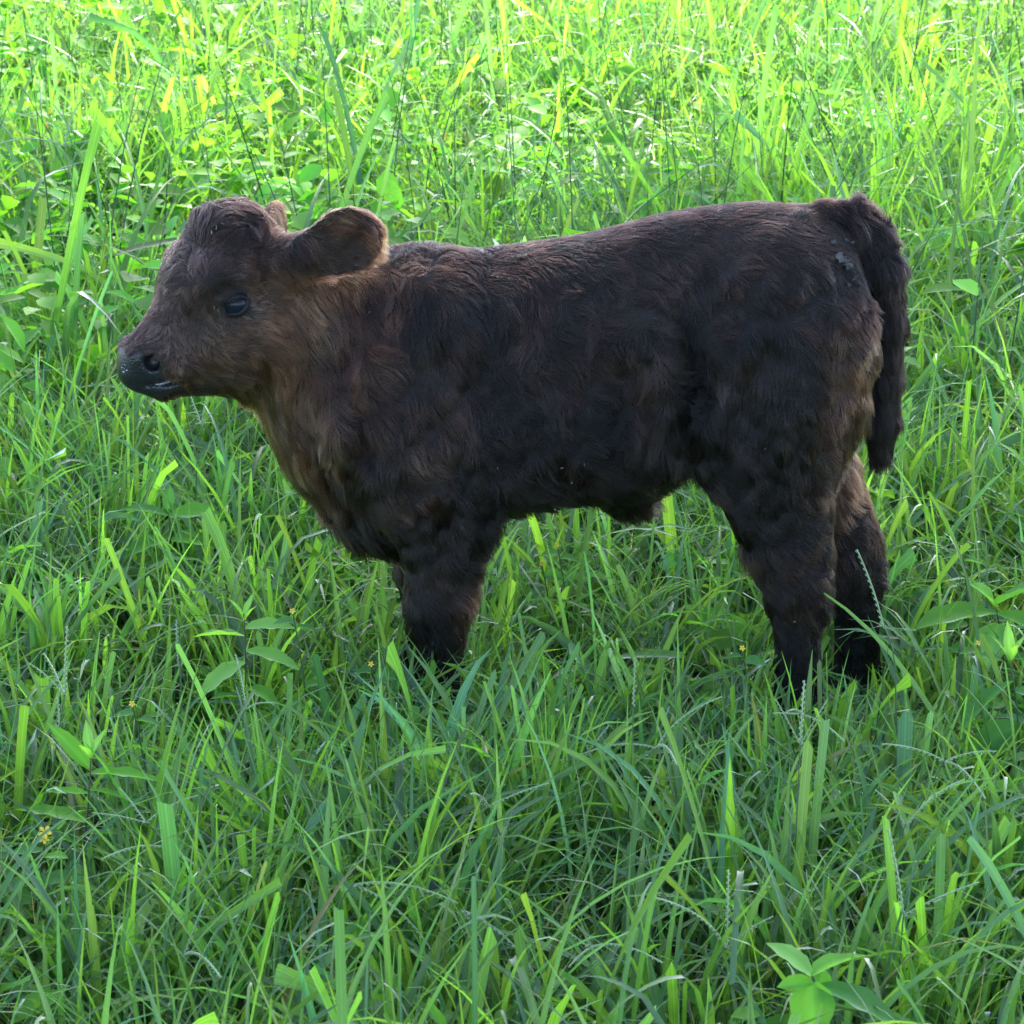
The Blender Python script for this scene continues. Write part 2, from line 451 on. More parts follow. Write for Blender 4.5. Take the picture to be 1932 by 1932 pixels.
#      px   py   dirx diry  len   lift curl colour
CP = [
    # face and head
    (300, 610, -.8, .6, 5, .22, .3, FAC), (345, 600, -.4, .9, 6, .22, .3, FAC), (262, 655, -.8, .3, 4, .2, .2, DKB), (330, 655, -.3, .9, 6, .2, .3, FAC),
    (370, 640, .5, .6, 7, .22, .3, FAC), (420, 640, .9, .15, 9, .25, .2, BRN), (470, 610, .95, -.15, 10, .25, .2, BRN), (500, 560, .9, -.3, 11, .25, .2, BRN),
    (520, 610, .9, .1, 13, .28, .25, RED), (400, 690, .8, .5, 10, .25, .2, BRN), (350, 690, .5, .6, 8, .25, .3, FAC), (450, 710, .6, .8, 14, .3, .3, BRN),
    (380, 735, .8, .5, 9, .3, .2, DKB), (400, 590, .8, .3, 6, .2, .3, FAC), (450, 600, .9, .2, 7, .2, .3, BRN), (380, 500, -.2, -.9, 10, .3, .4, (.036, .022, .018)),
    (430, 480, .6, -.8, 12, .3, .4, DKB), (350, 460, -.4, -.6, 10, .3, .3, BLK), (330, 530, -.8, .3, 8, .25, .3, (.036, .022, .018)), (400, 420, .5, -.5, 18, .4, .9, BLK),
    (460, 410, .8, -.1, 20, .4, .9, BLK), (490, 460, .8, .3, 14, .35, .5, DKB), (480, 520, .9, 0, 10, .25, .3, FAC), (540, 520, .8, .5, 13, .3, .3, BRN),
    (428, 592, .8, .5, 4, .2, .1, (.060, .047, .042)), (465, 590, .9, .2, 4, .2, .1, (.060, .047, .042)), (405, 580, .6, .6, 4, .2, .1, (.050, .040, .037)), (415, 535, .7, -.3, 5, .25, .1, DKB), (380, 560, .3, .8, 5, .25, .2, FAC),
    (545, 470, .8, .6, 15, .3, .3, DKB), (560, 570, .6, .8, 17, .3, .3, RED), (575, 620, .4, .9, 20, .32, .35, RED),
    # near ear
    (575, 490, .9, .3, 12, .3, .3, DKB), (600, 460, .9, .0, 12, .35, .3, MID), (640, 430, .9, -.2, 13, .4, .3, BRN), (690, 410, .8, -.1, 14, .4, .2, MID),
    (700, 450, .8, .4, 13, .35, .2, RED), (640, 500, .7, .5, 13, .35, .3, MID), (660, 520, .7, .8, 17, .4, .2, RED), (615, 535, .5, .9, 19, .4, .25, RED), (660, 460, .8, .1, 11, .3, .3, MID),
    # neck, chest
    (520, 700, .2, 1, 18, .3, .3, BRN), (500, 770, .1, 1, 22, .35, .35, BRN), (560, 720, .3, 1, 22, .3, .4, BRN), (600, 650, .4, .9, 22, .28, .4, MID), (640, 600, .5, .8, 22, .25, .4, (.052, .024, .017)),
    (640, 700, .4, .9, 24, .25, .4, (.046, .020, .015)), (600, 800, .2, 1, 26, .3, .5, MID), (560, 860, .0, 1, 27, .35, .5, BRN), (590, 920, .0, 1, 28, .38, .5, MID), (640, 900, .2, 1, 26, .3, .5, DKB),
    (660, 980, .2, 1, 28, .4, .5, BLK), (720, 1020, .3, .9, 28, .4, .5, BLK), (700, 560, .5, .9, 22, .22, .4, BLK), (700, 800, .4, .9, 22, .25, .4, DKB), (720, 900, .3, 1, 22, .25, .4, DKB),
    # back and side
    (730, 475, .6, .5, 22, .4, .7, BLK), (800, 465, .7, .4, 20, .4, .7, BLK), (900, 470, .7, .3, 18, .3, .6, BLK), (1000, 460, .8, .3, 18, .3, .5, BLK), (1120, 440, .9, .3, 18, .25, .5, BLK),
    (1250, 405, 1, .2, 17, .22, .4, BLK), (1400, 390, 1, .2, 16, .22, .3, BLK), (800, 600, .25, 1, 24, .18, .3, BLK), (900, 600, .2, 1, 24, .18, .35, BLK), (850, 720, .5, .8, 20, .2, .3, DKB),
    (790, 760, .6, .7, 18, .2, .3, DKB), (1000, 600, .3, 1, 24, .2, .5, DKB), (960, 740, .6, .8, 22, .22, .6, BLK), (1080, 700, .7, .5, 20, .22, .7, DKB), (1100, 560, .7, .7, 20, .25, .8, BLK),
    (1020, 840, .9, .3, 20, .22, .6, BLK), (1130, 830, .9, .2, 20, .22, .6, BLK), (940, 880, .6, .8, 22, .25, .5, BLK), (1000, 930, .7, .7, 26, .4, .5, BLK), (1100, 930, .7, .7, 24, .4, .5, BLK),
    (1200, 940, .5, .9, 26, .4, .5, BLK), (1190, 800, .0, 1, 30, .22, .5, BLK), (1230, 700, .2, 1, 26, .25, .8, DKB), (1180, 620, .6, .6, 22, .3, 1., DKB), (1260, 840, .2, 1, 30, .3, .5, BLK),
    (1290, 620, .4, .8, 20, .3, 1., BLK), (1310, 720, -.3, .8, 22, .3, 1., BLK), (1250, 520, .8, .4, 18, .25, .7, DKB), (1350, 470, .9, .5, 17, .22, .5, DKB), (1350, 560, .8, .6, 15, .22, .4, DKB),
    # rump and thigh
    (1480, 470, .9, .5, 15, .22, .35, DKB), (1440, 600, .7, .8, 13, .2, .35, BLK), (1540, 560, .6, .9, 14, .22, .35, BLK), (1440, 740, -.2, 1, 11, .18, .2, BLK), (1500, 680, .3, 1, 12, .2, .25, BLK),
    (1400, 780, -.1, 1, 12, .2, .25, BLK), (1360, 840, .2, 1, 22, .25, .4, BLK), (1520, 780, .4, .9, 13, .2, .25, BLK), (1600, 650, .5, .9, 15, .28, .3, MID), (1612, 720, .5, .9, 17, .3, .3, BRN),
    (1590, 800, .4, .9, 18, .3, .3, MID), (1460, 880, .3, 1, 14, .22, .3, BLK), (1530, 900, .5, .9, 18, .28, .3, DKB), (1430, 960, .7, .7, 15, .22, .3, BLK), (1490, 1010, .8, .5, 15, .25, .4, BLK),
    (1490, 1090, .7, .6, 16, .28, .5, DKB), (1540, 1120, .6, .7, 20, .4, .6, DKB), (1505, 1200, .3, .9, 9, .2, .25, BLK), (1505, 1290, .2, 1, 9, .2, .25, BLK),
    # front leg
    (800, 880, .6, .8, 18, .22, .4, MID), (860, 900, .7, .8, 20, .24, .4, BLK), (900, 960, .7, .8, 24, .35, .4, BLK), (830, 980, .3, 1, 14, .2, .3, DKB), (790, 1060, .2, 1, 10, .18, .25, BLK),
    (880, 1050, .7, .8, 20, .35, .35, BLK), (830, 1100, .3, 1, 10, .2, .25, DKB), (880, 1140, .7, .7, 17, .35, .3, MID), (820, 1190, .2, 1, 9, .2, .25, BLK), (835, 1290, .2, 1, 9, .2, .25, BLK),
    # tail
    (1560, 385, .8, -.35, 20, .4, .4, DKB), (1600, 400, .9, .1, 26, .45, .4, DKB), (1650, 430, .7, .6, 20, .42, .3, BLK), (1690, 500, .2, 1, 19, .48, .15, BLK), (1680, 600, .1, 1, 21, .52, .12, BLK),
    (1672, 700, .0, 1, 21, .52, .12, BLK), (1664, 790, .0, 1, 22, .52, .12, BLK), (1662, 840, .05, 1, 32, .14, .1, BLK),
    (1560, 430, .8, .5, 20, .35, .7, BLK), (1590, 460, .7, .7, 20, .4, .7, BLK), (1610, 510, .5, .9, 20, .4, .6, BLK), (1622, 570, .5, .9, 18, .35, .45, DKB), (1540, 480, .9, .4, 17, .28, .5, BLK),
]
FAR = [  # far hind leg: its inner face is brown
    (1580, 860, .085, .4, .9, 22, .4, .5, BRN), (1590, 930, .085, .5, .8, 24, .4, .6, BRN), (1610, 990, .085, .5, .8, 16, .3, .4, DKB), (1620, 1060, .085, .5, .8, 15, .3, .4, BLK),
    (1620, 1180, .085, .3, 1, 9, .2, .25, BLK), (1618, 1290, .085, .2, 1, 9, .2, .25, BLK)]
cpos, cprop = [], []
def _add(p, dx, dy, ln, lf, cu, c):
    cpos.append(p); cprop.append([dx, 0, -dy, (ln * 1.38 + 3) * .001, lf, cu, *c])
HR = head(450, 560)
for (px, py, dx, dy, ln, lf, cu, c) in CP:
    p, _n = hit(px, py)
    _add(p, dx, dy, ln, lf, cu, c)
    if px < 585 and py < 800:
        q = p - 2 * HL * ((p - HR) @ HL)
    else:
        q = p * np.array([1, -1, 1])
        if px > 1440 and py > 850: continue
    _add(q, dx, dy, ln, lf, cu, c)
for (px, py, Y, dx, dy, ln, lf, cu, c) in FAR:
    _add(at(px, py, Y - .03), dx, dy, ln, lf, cu, c); _add(at(px, py, Y + .03), dx, dy, ln, lf, cu, c)
cpos = np.array(cpos); cprop = np.array(cprop)


def coat(p):
    out = np.empty((len(p), cprop.shape[1]))
    for i in range(0, len(p), 40000):
        q = p[i:i + 40000]
        d2 = ((q ** 2).sum(1)[:, None] + (cpos ** 2).sum(1)[None] - 2 * q @ cpos.T)
        w = 1 / (np.maximum(d2, 0) + 2e-4) ** 2
        out[i:i + 40000] = (w @ cprop) / w.sum(1)[:, None]
    return out


EYE = head(402, 553, .0705)
EYE_F = head(402, 553, -.0705)
NOSE = [(head(256, 684, .0), .030), (head(262, 680, .022), .026), (head(262, 680, -.022), .026), (head(254, 700, .0), .032), (head(262, 705, .025), .021), (head(262, 705, -.025), .021),
        (head(262, 728, 0), .028), (head(285, 722, .022), .018), (head(300, 716, .026), .013), (head(315, 712, .028), .010), (head(285, 722, -.022), .018)]


def bare(p):
    """How bare and wet the skin is (nose pad, lips, eye rims): 0 hairy, 1 bare."""
    b = np.zeros(len(p))
    for c, r in NOSE:
        b = np.maximum(b, np.clip((r * 1.04 - np.linalg.norm(p - c, axis=1)) / (.16 * r), 0, 1))
    return b


def eye_zone(p):
    return np.minimum(np.linalg.norm(p - EYE, axis=1), np.linalg.norm(p - EYE_F, axis=1))


wn1, wn2, wn3 = Waves(3, 9), Waves(4, 26), Waves(5, 60)
ctb = coat(bv)
wet = bare(bv)
skin_col = ctb[:, 6:9] * .35
lidz = np.clip((.030 - eye_zone(bv)) / .012, 0, 1)[:, None]
skin_col = skin_col * (1 - lidz) + np.array([.020, .016, .016]) * lidz
skin_col = skin_col * (1 - wet[:, None]) + np.array([.019, .019, .023]) * wet[:, None]
for _l in (1, -1):                                                            # shade inside the nostrils, painted into the skin colour
    _n = np.clip((.0125 - np.linalg.norm(bv - head(269, 673, .036 * _l), axis=1)) / .003, 0, 1)
    skin_col = skin_col * (1 - _n[:, None]) + np.array([.006, .0035, .0035]) * _n[:, None]; wet = wet * (1 - _n)

m_skin, nt, out = new_mat("calf_skin")
bs = nt.nodes.new("ShaderNodeBsdfPrincipled")
a1 = nt.nodes.new("ShaderNodeAttribute"); a1.attribute_name = "coat"
a2 = nt.nodes.new("ShaderNodeAttribute"); a2.attribute_name = "wet"
vo = nt.nodes.new("ShaderNodeTexVoronoi"); vo.inputs["Scale"].default_value = 330
bp = nt.nodes.new("ShaderNodeBump"); bp.inputs["Distance"].default_value = .0012
mr = nt.nodes.new("ShaderNodeMapRange"); mr.inputs["To Min"].default_value = .95; mr.inputs["To Max"].default_value = .30
ml = nt.nodes.new("ShaderNodeMath"); ml.operation = 'MULTIPLY'; ml.inputs[1].default_value = .7
tc = nt.nodes.new("ShaderNodeTexCoord")
L = nt.links.new
L(tc.outputs["Object"], vo.inputs["Vector"]); L(vo.outputs["Distance"], bp.inputs["Height"]); L(a2.outputs["Fac"], ml.inputs[0]); L(ml.outputs[0], bp.inputs["Strength"])
L(a1.outputs["Color"], bs.inputs["Base Color"]); L(a2.outputs["Fac"], mr.inputs["Value"]); L(mr.outputs[0], bs.inputs["Roughness"]); L(bp.outputs[0], bs.inputs["Normal"])
L(bs.outputs[0], out.inputs[0])

calf = empty("calf", (0, 0, 0))
tag(calf, "shaggy dark brown and black calf standing side-on in the tall grass", "calf")
body = link("body", mesh_data("calf_body", bv, bq.ravel(), np.full(len(bq), 4), m_skin,
                              attrs={"coat": np.c_[skin_col, np.ones(len(bv))], "wet": wet}), calf)

# ------------------------------------------------------------------ fur
m_fur, nt, out = new_mat("calf_fur")
hb_ = nt.nodes.new("ShaderNodeBsdfHairPrincipled")
hb_.model = 'CHIANG'; hb_.parametrization = 'COLOR'
a1 = nt.nodes.new("ShaderNodeAttribute"); a1.attribute_name = "coat"
nt.links.new(a1.outputs["Color"], hb_.inputs["Color"])
hb_.inputs["Roughness"].default_value = .32
hb_.inputs["Radial Roughness"].default_value = .45
hb_.inputs["Coat"].default_value = 0.0
hb_.inputs["IOR"].default_value = 1.36
hb_.inputs["Random Roughness"].default_value = .3
nt.links.new(hb_.outputs[0], out.inputs[0])


def fur_object(name, roots, nrm, prop, density_clump, npts=6, rad=.00026, seed=1, lenmul=None, parent=None):
    r = np.random.default_rng(seed)
    n = len(roots)
    d = prop[:, 0:3].copy()
    curl = prop[:, 5:6]
    nz = np.stack([wn1(roots + k * 3.1) for k in range(3)], 1) * .36 + np.stack([wn2(roots + k * 5.3) for k in range(3)], 1) * .17
    d = d / np.maximum(np.linalg.norm(d, axis=1), 1e-6)[:, None]
    # forehead whorl: hair runs outwards from a point between the eyes
    W, _ = hit(395, 532)
    wv = roots - W; wd = np.linalg.norm(wv, axis=1)
    ww = np.clip((.060 - wd) / .04, 0, 1)[:, None]
    sw = np.cross(wv, HF)
    d = d * (1 - ww) + (wv + .35 * sw) / np.maximum(wd, 1e-4)[:, None] * ww
    d = d + nz * (curl * 1.9) * (1 - ww) + r.normal(size=(n, 3)) * .10
    t_ = d - nrm * (d * nrm).sum(1)[:, None]
    t_ /= np.maximum(np.linalg.norm(t_, axis=1), 1e-6)[:, None]
    ln = prop[:, 3] * r.uniform(.65, 1.15, n)
    if lenmul is not None: ln = ln * lenmul
    lift = np.maximum(prop[:, 4], .24) * r.uniform(.7, 1.3, n)
    s = np.linspace(0, 1, npts)
    side = np.cross(nrm, t_)
    bend = (wn3(roots * .6) * .35 * curl[:, 0] + r.normal(size=n) * .10)
    P = roots[:, None, :] - nrm[:, None, :] * np.minimum(.0012, ln * .04)[:, None, None] \
        + t_[:, None, :] * (ln[:, None] * (s - .06 * s ** 2))[:, :, None] \
        + nrm[:, None, :] * (ln[:, None] * lift[:, None] * (1.25 * s - .65 * s ** 2))[:, :, None] \
        + side[:, None, :] * (ln[:, None] * bend[:, None] * s ** 2)[:, :, None] \
        + np.array([0, 0, -1.])[None, None] * (ln[:, None] * (.16 * s ** 2.2))[:, :, None]
    # locks: tips drawn together
    nc = max(8, n // density_clump)
    ci = r.choice(n, nc, replace=False)
    kd = kdtree.KDTree(nc)
    for i, j in enumerate(ci): kd.insert(roots[j], i)
    kd.balance()
    near = np.fromiter((kd.find(p)[1] for p in roots.tolist()), np.int64, n)
    cen = ci[near]
    pull = (np.clip(r.normal(.78, .15, n), .1, .97) * np.clip(.55 + curl[:, 0] * .8, 0, 1))[:, None] * (s ** 1.4)[None]
    off = np.linalg.norm(roots - roots[cen], axis=1)
    pull = pull * np.clip(1.5 - off / .012, 0, 1)[:, None]
    P = P * (1 - pull[:, :, None]) + P[cen] * pull[:, :, None]
    nb = max(4, n // (density_clump * 16))
    cb = r.choice(n, nb, replace=False)
    kd2 = kdtree.KDTree(nb)
    for i, j in enumerate(cb): kd2.insert(roots[j], i)
    kd2.balance()
    nearb = np.fromiter((kd2.find(p)[1] for p in roots.tolist()), np.int64, n)
    cb_ = cb[nearb]
    offb = np.linalg.norm(roots - roots[cb_], axis=1)
    pb = (np.clip(.25 + .6 * curl[:, 0], 0, .72) * np.clip(1.6 - offb / .022, 0, 1))[:, None] * (s ** 1.6)[None]
    P = P * (1 - pb[:, :, None]) + P[cb_] * pb[:, :, None]
    phs = r.uniform(0, 6.28, nc)[near][:, None] + s[None] * (ln[:, None] / .011) * 6.28 * .8
    P = P + side[:, None, :] * (np.sin(phs) * s[None] * .0014 * np.clip(curl * 1.4, 0, 1.4))[:, :, None]
    hc = bpy.data.hair_curves.new(name)
    hc.add_curves([npts] * n)
    hc.position_data.foreach_set("vector", np.ascontiguousarray(P, np.float32).ravel())
    ra = hc.attributes.get("radius") or hc.attributes.new("radius", 'FLOAT', 'POINT')
    prof = np.interp(s, [0, .6, 1], [1, .85, .18])
    ra.data.foreach_set("value", np.ascontiguousarray((rad * r.uniform(.75, 1.2, n))[:, None] * prof[None], np.float32).ravel())
    tone = np.exp(-.12 + .24 * wn1(roots * 1.3) + .15 * r.normal(size=n) + .42 * r.normal(size=nc)[near] + .24 * r.normal(size=nb)[nearb])
    red = np.clip(.5 + .5 * wn2(roots * .45 + 9), 0, 1)[:, None] * np.array([.24, .02, -.02]) + 1
    col = prop[:, 6:9] * tone[:, None] * red
    ca = hc.attributes.new("coat", 'FLOAT_COLOR', 'CURVE')
    ca.data.foreach_set("color", np.c_[np.clip(col, .003, .5), np.ones(n)].astype(np.float32).ravel())
    hc.materials.append(m_fur)
    hc.update_tag()
    return link(name, hc, parent)


def sample_roots(n, seed, weight=None):
    r = np.random.default_rng(seed)
    w = barea.copy()
    if weight is not None: w = w * weight
    w = w / w.sum()
    f = r.choice(len(bq), n, p=w)
    u, v = r.random((2, n, 1))
    q = bq[f]
    p = (bv[q[:, 0]] * (1 - u) + bv[q[:, 1]] * u) * (1 - v) + (bv[q[:, 3]] * (1 - u) + bv[q[:, 2]] * u) * v
    nn = bn[q].mean(1)
    return p, nn / np.maximum(np.linalg.norm(nn, axis=1), 1e-9)[:, None]


fc = bv[bq].mean(1)
tailz = np.clip((fc[:, 0] - at(1640, 500)[0]) / .01, 0, 1) * (fc[:, 2] > at(1650, 900)[2])
headz = (fc[:, 0] < at(560, 500)[0]) & (fc[:, 2] > at(450, 780)[2])
N_FUR = 300000
rp, rn = sample_roots(N_FUR, 21, 1 + 2.2 * tailz + 1.0 * headz)
keep = (bare(rp) < .35) & (eye_zone(rp) > .0188) & (rp[:, 2] > .045)
rp, rn = rp[keep], rn[keep]
pr = coat(rp)
fur_object("fur", rp, rn, pr, 15, seed=5, parent=calf)
# loose locks standing up along the rump and the tail head
lp = []
lk = np.random.default_rng(8)
LOCK = [(430, 396, -.2, -.9, 16), (418, 398, -.5, -.8, 15), (445, 394, .2, -.9, 14), (346, 436, -.8, -.3, 14), (1512, 384, .4, -.9, 30), (1522, 384, .1, -1, 32), (1570, 386, .6, -.8, 24), (1606, 392, .5, -.9, 30), (1634, 396, .3, -1, 34), (1645, 402, .7, -.8, 28), (1660, 415, .4, -.9, 34), (1676, 440, .6, -.8, 30),
        (1690, 465, .9, -.2, 26), (1696, 480, .9, .1, 24), (410, 400, -.3, -.8, 14), (352, 432, -.8, -.4, 14), (1668, 800, .3, .9, 34), (1655, 810, -.1, 1, 30), (1660, 825, .1, 1, 42),
        (1200, 938, .1, 1, 34), (1175, 940, -.2, 1, 30), (905, 985, .3, 1, 30), (925, 960, .4, .9, 28), (1556, 1150, .8, .5, 26), (1660, 1100, .9, .3, 24), (1655, 1060, .9, .3, 22)]
R_, N_, Q_ = [], [], []
for (px, py, dx, dy, ln) in LOCK:
    p, n_ = hit(px, py)
    for k in range(110):
        q = p + lk.normal(size=3) * .0050
        loc, nor, i, dd = bvh.find_nearest(Vector(q))
        R_.append(loc); N_.append(nor)
        Q_.append([dx, 0, -dy, ln * .00105, .45, .25, *BLK])
if R_:
    fur_object("stray_fur", np.array(R_), np.array(N_), np.array(Q_), 70, seed=6, parent=calf)

# ------------------------------------------------------------------ eyes, hooves and the marks on the coat
m_eye, nt, out = new_mat("eye_glassy")
bs = nt.nodes.new("ShaderNodeBsdfPrincipled")
bs.inputs["Base Color"].default_value = (.008, .012, .020, 1); bs.inputs["Roughness"].default_value = .14; bs.inputs["Specular IOR Level"].default_value = .25
nt.links.new(bs.outputs[0], out.inputs[0])
m_lid, nt, out = new_mat("eyelid_skin")
bs = nt.nodes.new("ShaderNodeBsdfPrincipled")
bs.inputs["Base Color"].default_value = (.016, .013, .014, 1); bs.inputs["Roughness"].default_value = .65; bs.inputs["Specular IOR Level"].default_value = .3
nt.links.new(bs.outputs[0], out.inputs[0])


def ball(c, r, nu=28, nv=16, squash=(1, 1, 1)):
    v, f = [], []
    for j in range(nv + 1):
        th = math.pi * j / nv
        for i in range(nu):
            ph = 2 * math.pi * i / nu
            v.append(c + r * np.array([math.sin(th) * math.cos(ph) * squash[0], math.sin(th) * math.sin(ph) * squash[1], math.cos(th) * squash[2]]))
    for j in range(nv):
        for i in range(nu):
            f += [j * nu + i, (j + 1) * nu + i, (j + 1) * nu + (i + 1) % nu, j * nu + (i + 1) % nu]
    return np.array(v), np.array(f), np.full(nu * nv, 4)


def make_eye(c, lat):
    nrm = HL * lat * .84 + HF * .46 + np.array([0, 0, .16]); nrm /= np.linalg.norm(nrm)
    c = c - nrm * .0105
    fw = HF - nrm * (HF @ nrm); fw /= np.linalg.norm(fw)
    upv = np.cross(nrm, fw) * (1 if np.cross(nrm, fw)[2] > 0 else -1)
    tl = math.radians(-17)
    fw, upv = fw * math.cos(tl) + upv * math.sin(tl), upv * math.cos(tl) - fw * math.sin(tl)
    v, f, sz = ball(c, .0185)
    eb = link("eye", mesh_data("eye", v, f, sz, m_eye), calf)
    nu = 40
    rings = []
    for (dth, rr) in ((-3, .0186), (-1, .0191), (2, .0197), (7, .0201), (16, .0201), (28, .0194), (44, .0172)):
        ring = []
        for i in range(nu):
            ph = 2 * math.pi * i / nu
            cx, sy = math.cos(ph), math.sin(ph)
            vert = 12 if sy > 0 else 40
            pw = 1.7 if sy > 0 else 1.5
            th = 1 / ((abs(cx) / 66) ** pw + (abs(sy) / vert) ** pw) ** (1 / pw)
            if cx > .6: th += 10 * (cx - .6) / .4                     # tear corner reaches forward
            th = math.radians(th + dth)
            ring.append(c + rr * (nrm * math.cos(th) + (fw * cx + upv * sy) * math.sin(th)))
        rings.append(ring)
    v = np.array(rings).reshape(-1, 3)
    f = []
    for j in range(len(rings) - 1):
        for i in range(nu):
            f += [j * nu + i, j * nu + (i + 1) % nu, (j + 1) * nu + (i + 1) % nu, (j + 1) * nu + i]
    lid = link("eyelid", mesh_data("eyelid", v, np.array(f), np.full(nu * (len(rings) - 1), 4), m_lid), eb)


make_eye(EYE, 1)
make_eye(EYE_F, -1)

m_hoof, nt, out = new_mat("hoof_horn")
bs = nt.nodes.new("ShaderNodeBsdfPrincipled")
bs.inputs["Base Color"].default_value = (.030, .025, .021, 1); bs.inputs["Roughness"].default_value = .5
nt.links.new(bs.outputs[0], out.inputs[0])


def hoof(x, y, zt=.062):
    V, F = [], []
    for sgn in (-1, 1):
        base = len(V)
        rings = [(.0, .0, .030, .017), (-.006, .45, .034, .0185), (-.014, .8, .039, .020), (-.020, 1.0, .043, .021), (-.020, 1.02, .030, .012)]
        for (dx, t, rx, ry) in rings:
            for i in range(14):
                a = 2 * math.pi * i / 14
                pt = .55 if math.cos(a) < 0 else 1.0
                V.append((x + dx + rx * math.cos(a), y + sgn * .019 + ry * math.sin(a) * (1 if abs(math.cos(a)) < .7 else .8), zt * (1 - min(t, 1.0)) + .002))
        for j in range(len(rings) - 1):
            for i in range(14):
                F.append([base + j * 14 + i, base + j * 14 + (i + 1) % 14, base + (j + 1) * 14 + (i + 1) % 14, base + (j + 1) * 14 + i])
    F = np.array(F)
    link("hoof", mesh_data("hoof", np.array(V), F.ravel(), np.full(len(F), 4), m_hoof), calf)


for (px, py, yy, dx) in ((824, 1340, -.080, 0), (824, 1340, .080, -24), (1498, 1360, -.085, 0), (1610, 1320, .085, 0)):
    p = at(px, py, -abs(yy) if px < 1000 else yy)
    hoof(p[0] + dx * PX, yy)


def chips(name, spots, mat, seed, size, parent, thick=.25, narrow=1.0):
    """Irregular flat flakes lying on the coat, each an object of its own."""
    r = np.random.default_rng(seed)
    for (px, py, k) in spots:
        p, n_ = hit(px, py)
        a = np.cross(n_, np.array([.3, .2, 1.])); a /= np.linalg.norm(a); b = np.cross(n_, a)
        ph = r.uniform(0, 6.28); a, b = a * math.cos(ph) + b * math.sin(ph), b * math.cos(ph) - a * math.sin(ph)
        m = 13
        rad = size * k * r.uniform(.45, 1.35, m); rad = (rad + np.roll(rad, 1)) / 2; asp = r.uniform(.45, .8) * narrow
        ring = [p + n_ * (.0048 + r.normal() * .0008) + rad[i] * (a * math.cos(6.283 * i / m) + b * asp * math.sin(6.283 * i / m)) + n_ * r.normal() * size * .30 for i in range(m)]
        lo = [q - n_ * size * thick - (q - p) * .1 for q in ring]
        V = np.array(ring + lo + [np.mean(ring, 0) + n_ * size * .25])
        f, sz = [], []
        for i in range(m):
            j = (i + 1) % m
            f += [i, j, 2 * m]; sz.append(3)
            f += [i, m + i, m + j, j]; sz.append(4)
        link(name, mesh_data(name, V, np.array(f), np.array(sz), mat, smooth=False), parent)


def plain(name, col, rough=.8):
    m, nt, out = new_mat(name)
    bs = nt.nodes.new("ShaderNodeBsdfPrincipled")
    bs.inputs["Roughness"].default_value = rough
    nz = nt.nodes.new("ShaderNodeTexNoise"); nz.inputs["Scale"].default_value = 220; nz.inputs["Detail"].default_value = 4
    tc = nt.nodes.new("ShaderNodeTexCoord"); mx = nt.nodes.new("ShaderNodeMix"); mx.data_type = 'RGBA'
    mx.inputs[6].default_value = (*[c * .6 for c in col], 1); mx.inputs[7].default_value = (*[min(1, c * 1.25) for c in col], 1)
    nt.links.new(tc.outputs["Object"], nz.inputs["Vector"]); nt.links.new(nz.outputs["Fac"], mx.inputs[0])
    nt.links.new(mx.outputs[2], bs.inputs["Base Color"]); nt.links.new(bs.outputs[0], out.inputs[0])
    return m


m_flake = plain("dried_dung", (.060, .056, .054))
m_straw = plain("straw_chaff", (.30, .27, .20))
m_milk = plain("milk_froth", (.36, .38, .41), .45)
chips("dung_flake", [(1570, 462, .6), (1592, 458, .7), (1604, 462, .6), (1584, 490, 1.25), (1595, 502, 1.1), (1620, 505, .6), (1608, 528, .6), (1600, 540, .5)], m_flake, 4, .0085, calf, .12, .8)
chips("chaff", [(862, 462, .8), (975, 452, 1.3), (986, 450, 1.0), (962, 456, .9), (748, 470, .8), (410, 432, 1.0), (402, 440, .8), (420, 425, .8), (1290, 700, .9), (1325, 705, .8), (1445, 845, .7), (1060, 880, .7),
                (1100, 872, .8), (1078, 905, .6), (940, 880, .6), (1558, 1160, 1.2), (403, 577, .8), (410, 583, .7), (700, 590, .6)], m_straw, 9, .0032, calf, .25, .3)


def froth(spots, seed=3):
    r = np.random.default_rng(seed)
    V, F, S, o = [], [], [], 0
    for (px, py, k) in spots:
        p, n_ = hit(px, py)
        for q in range(5):
            c = p + r.normal(size=3) * .0022 * k - n_ * .0004
            v, f, sz = ball(c, .0013 * k * r.uniform(.5, 1.3), 8, 5, (1.3, 1, .7))
            V.append(v); F.append(f + o); S.append(sz); o += len(v)
    link("milk_froth", mesh_data("milk_froth", np.concatenate(V), np.concatenate(F), np.concatenate(S), m_milk), calf)


froth([(234, 698, .9), (236, 692, .7)])


def lip_film():
    """The pale wet edge of milk along the lower lip."""
    r = np.random.default_rng(12)
    P = []
    for t in np.linspace(0, 1, 16):
        p, n_ = hit(292 + 62 * t, 725 - 11 * t + 1.5 * math.sin(t * 9))
        P.append(p + n_ * .0004)
    P = np.array(P); ring = []
    for i, p in enumerate(P):
        d = P[min(i + 1, 15)] - P[max(i - 1, 0)]; d /= np.linalg.norm(d)
        a = np.array([0, 0, 1.]) - d * d[2]; a /= np.linalg.norm(a); b = np.cross(d, a)
        w = .0030 * math.sin(math.pi * (i + .6) / 16.2) * r.uniform(.55, 1.25)
        ring.append([p + a * w * math.cos(q) + b * .0012 * math.sin(q) for q in np.linspace(0, 6.283, 7)[:-1]])
    V = np.array(ring).reshape(-1, 3)
    F = np.array([[i * 6 + k, i * 6 + (k + 1) % 6, (i + 1) * 6 + (k + 1) % 6, (i + 1) * 6 + k] for i in range(15) for k in range(6)])
    link("milk_film", mesh_data("milk_film", V, F.ravel(), np.full(len(F), 4), m_milk), calf)


lip_film()


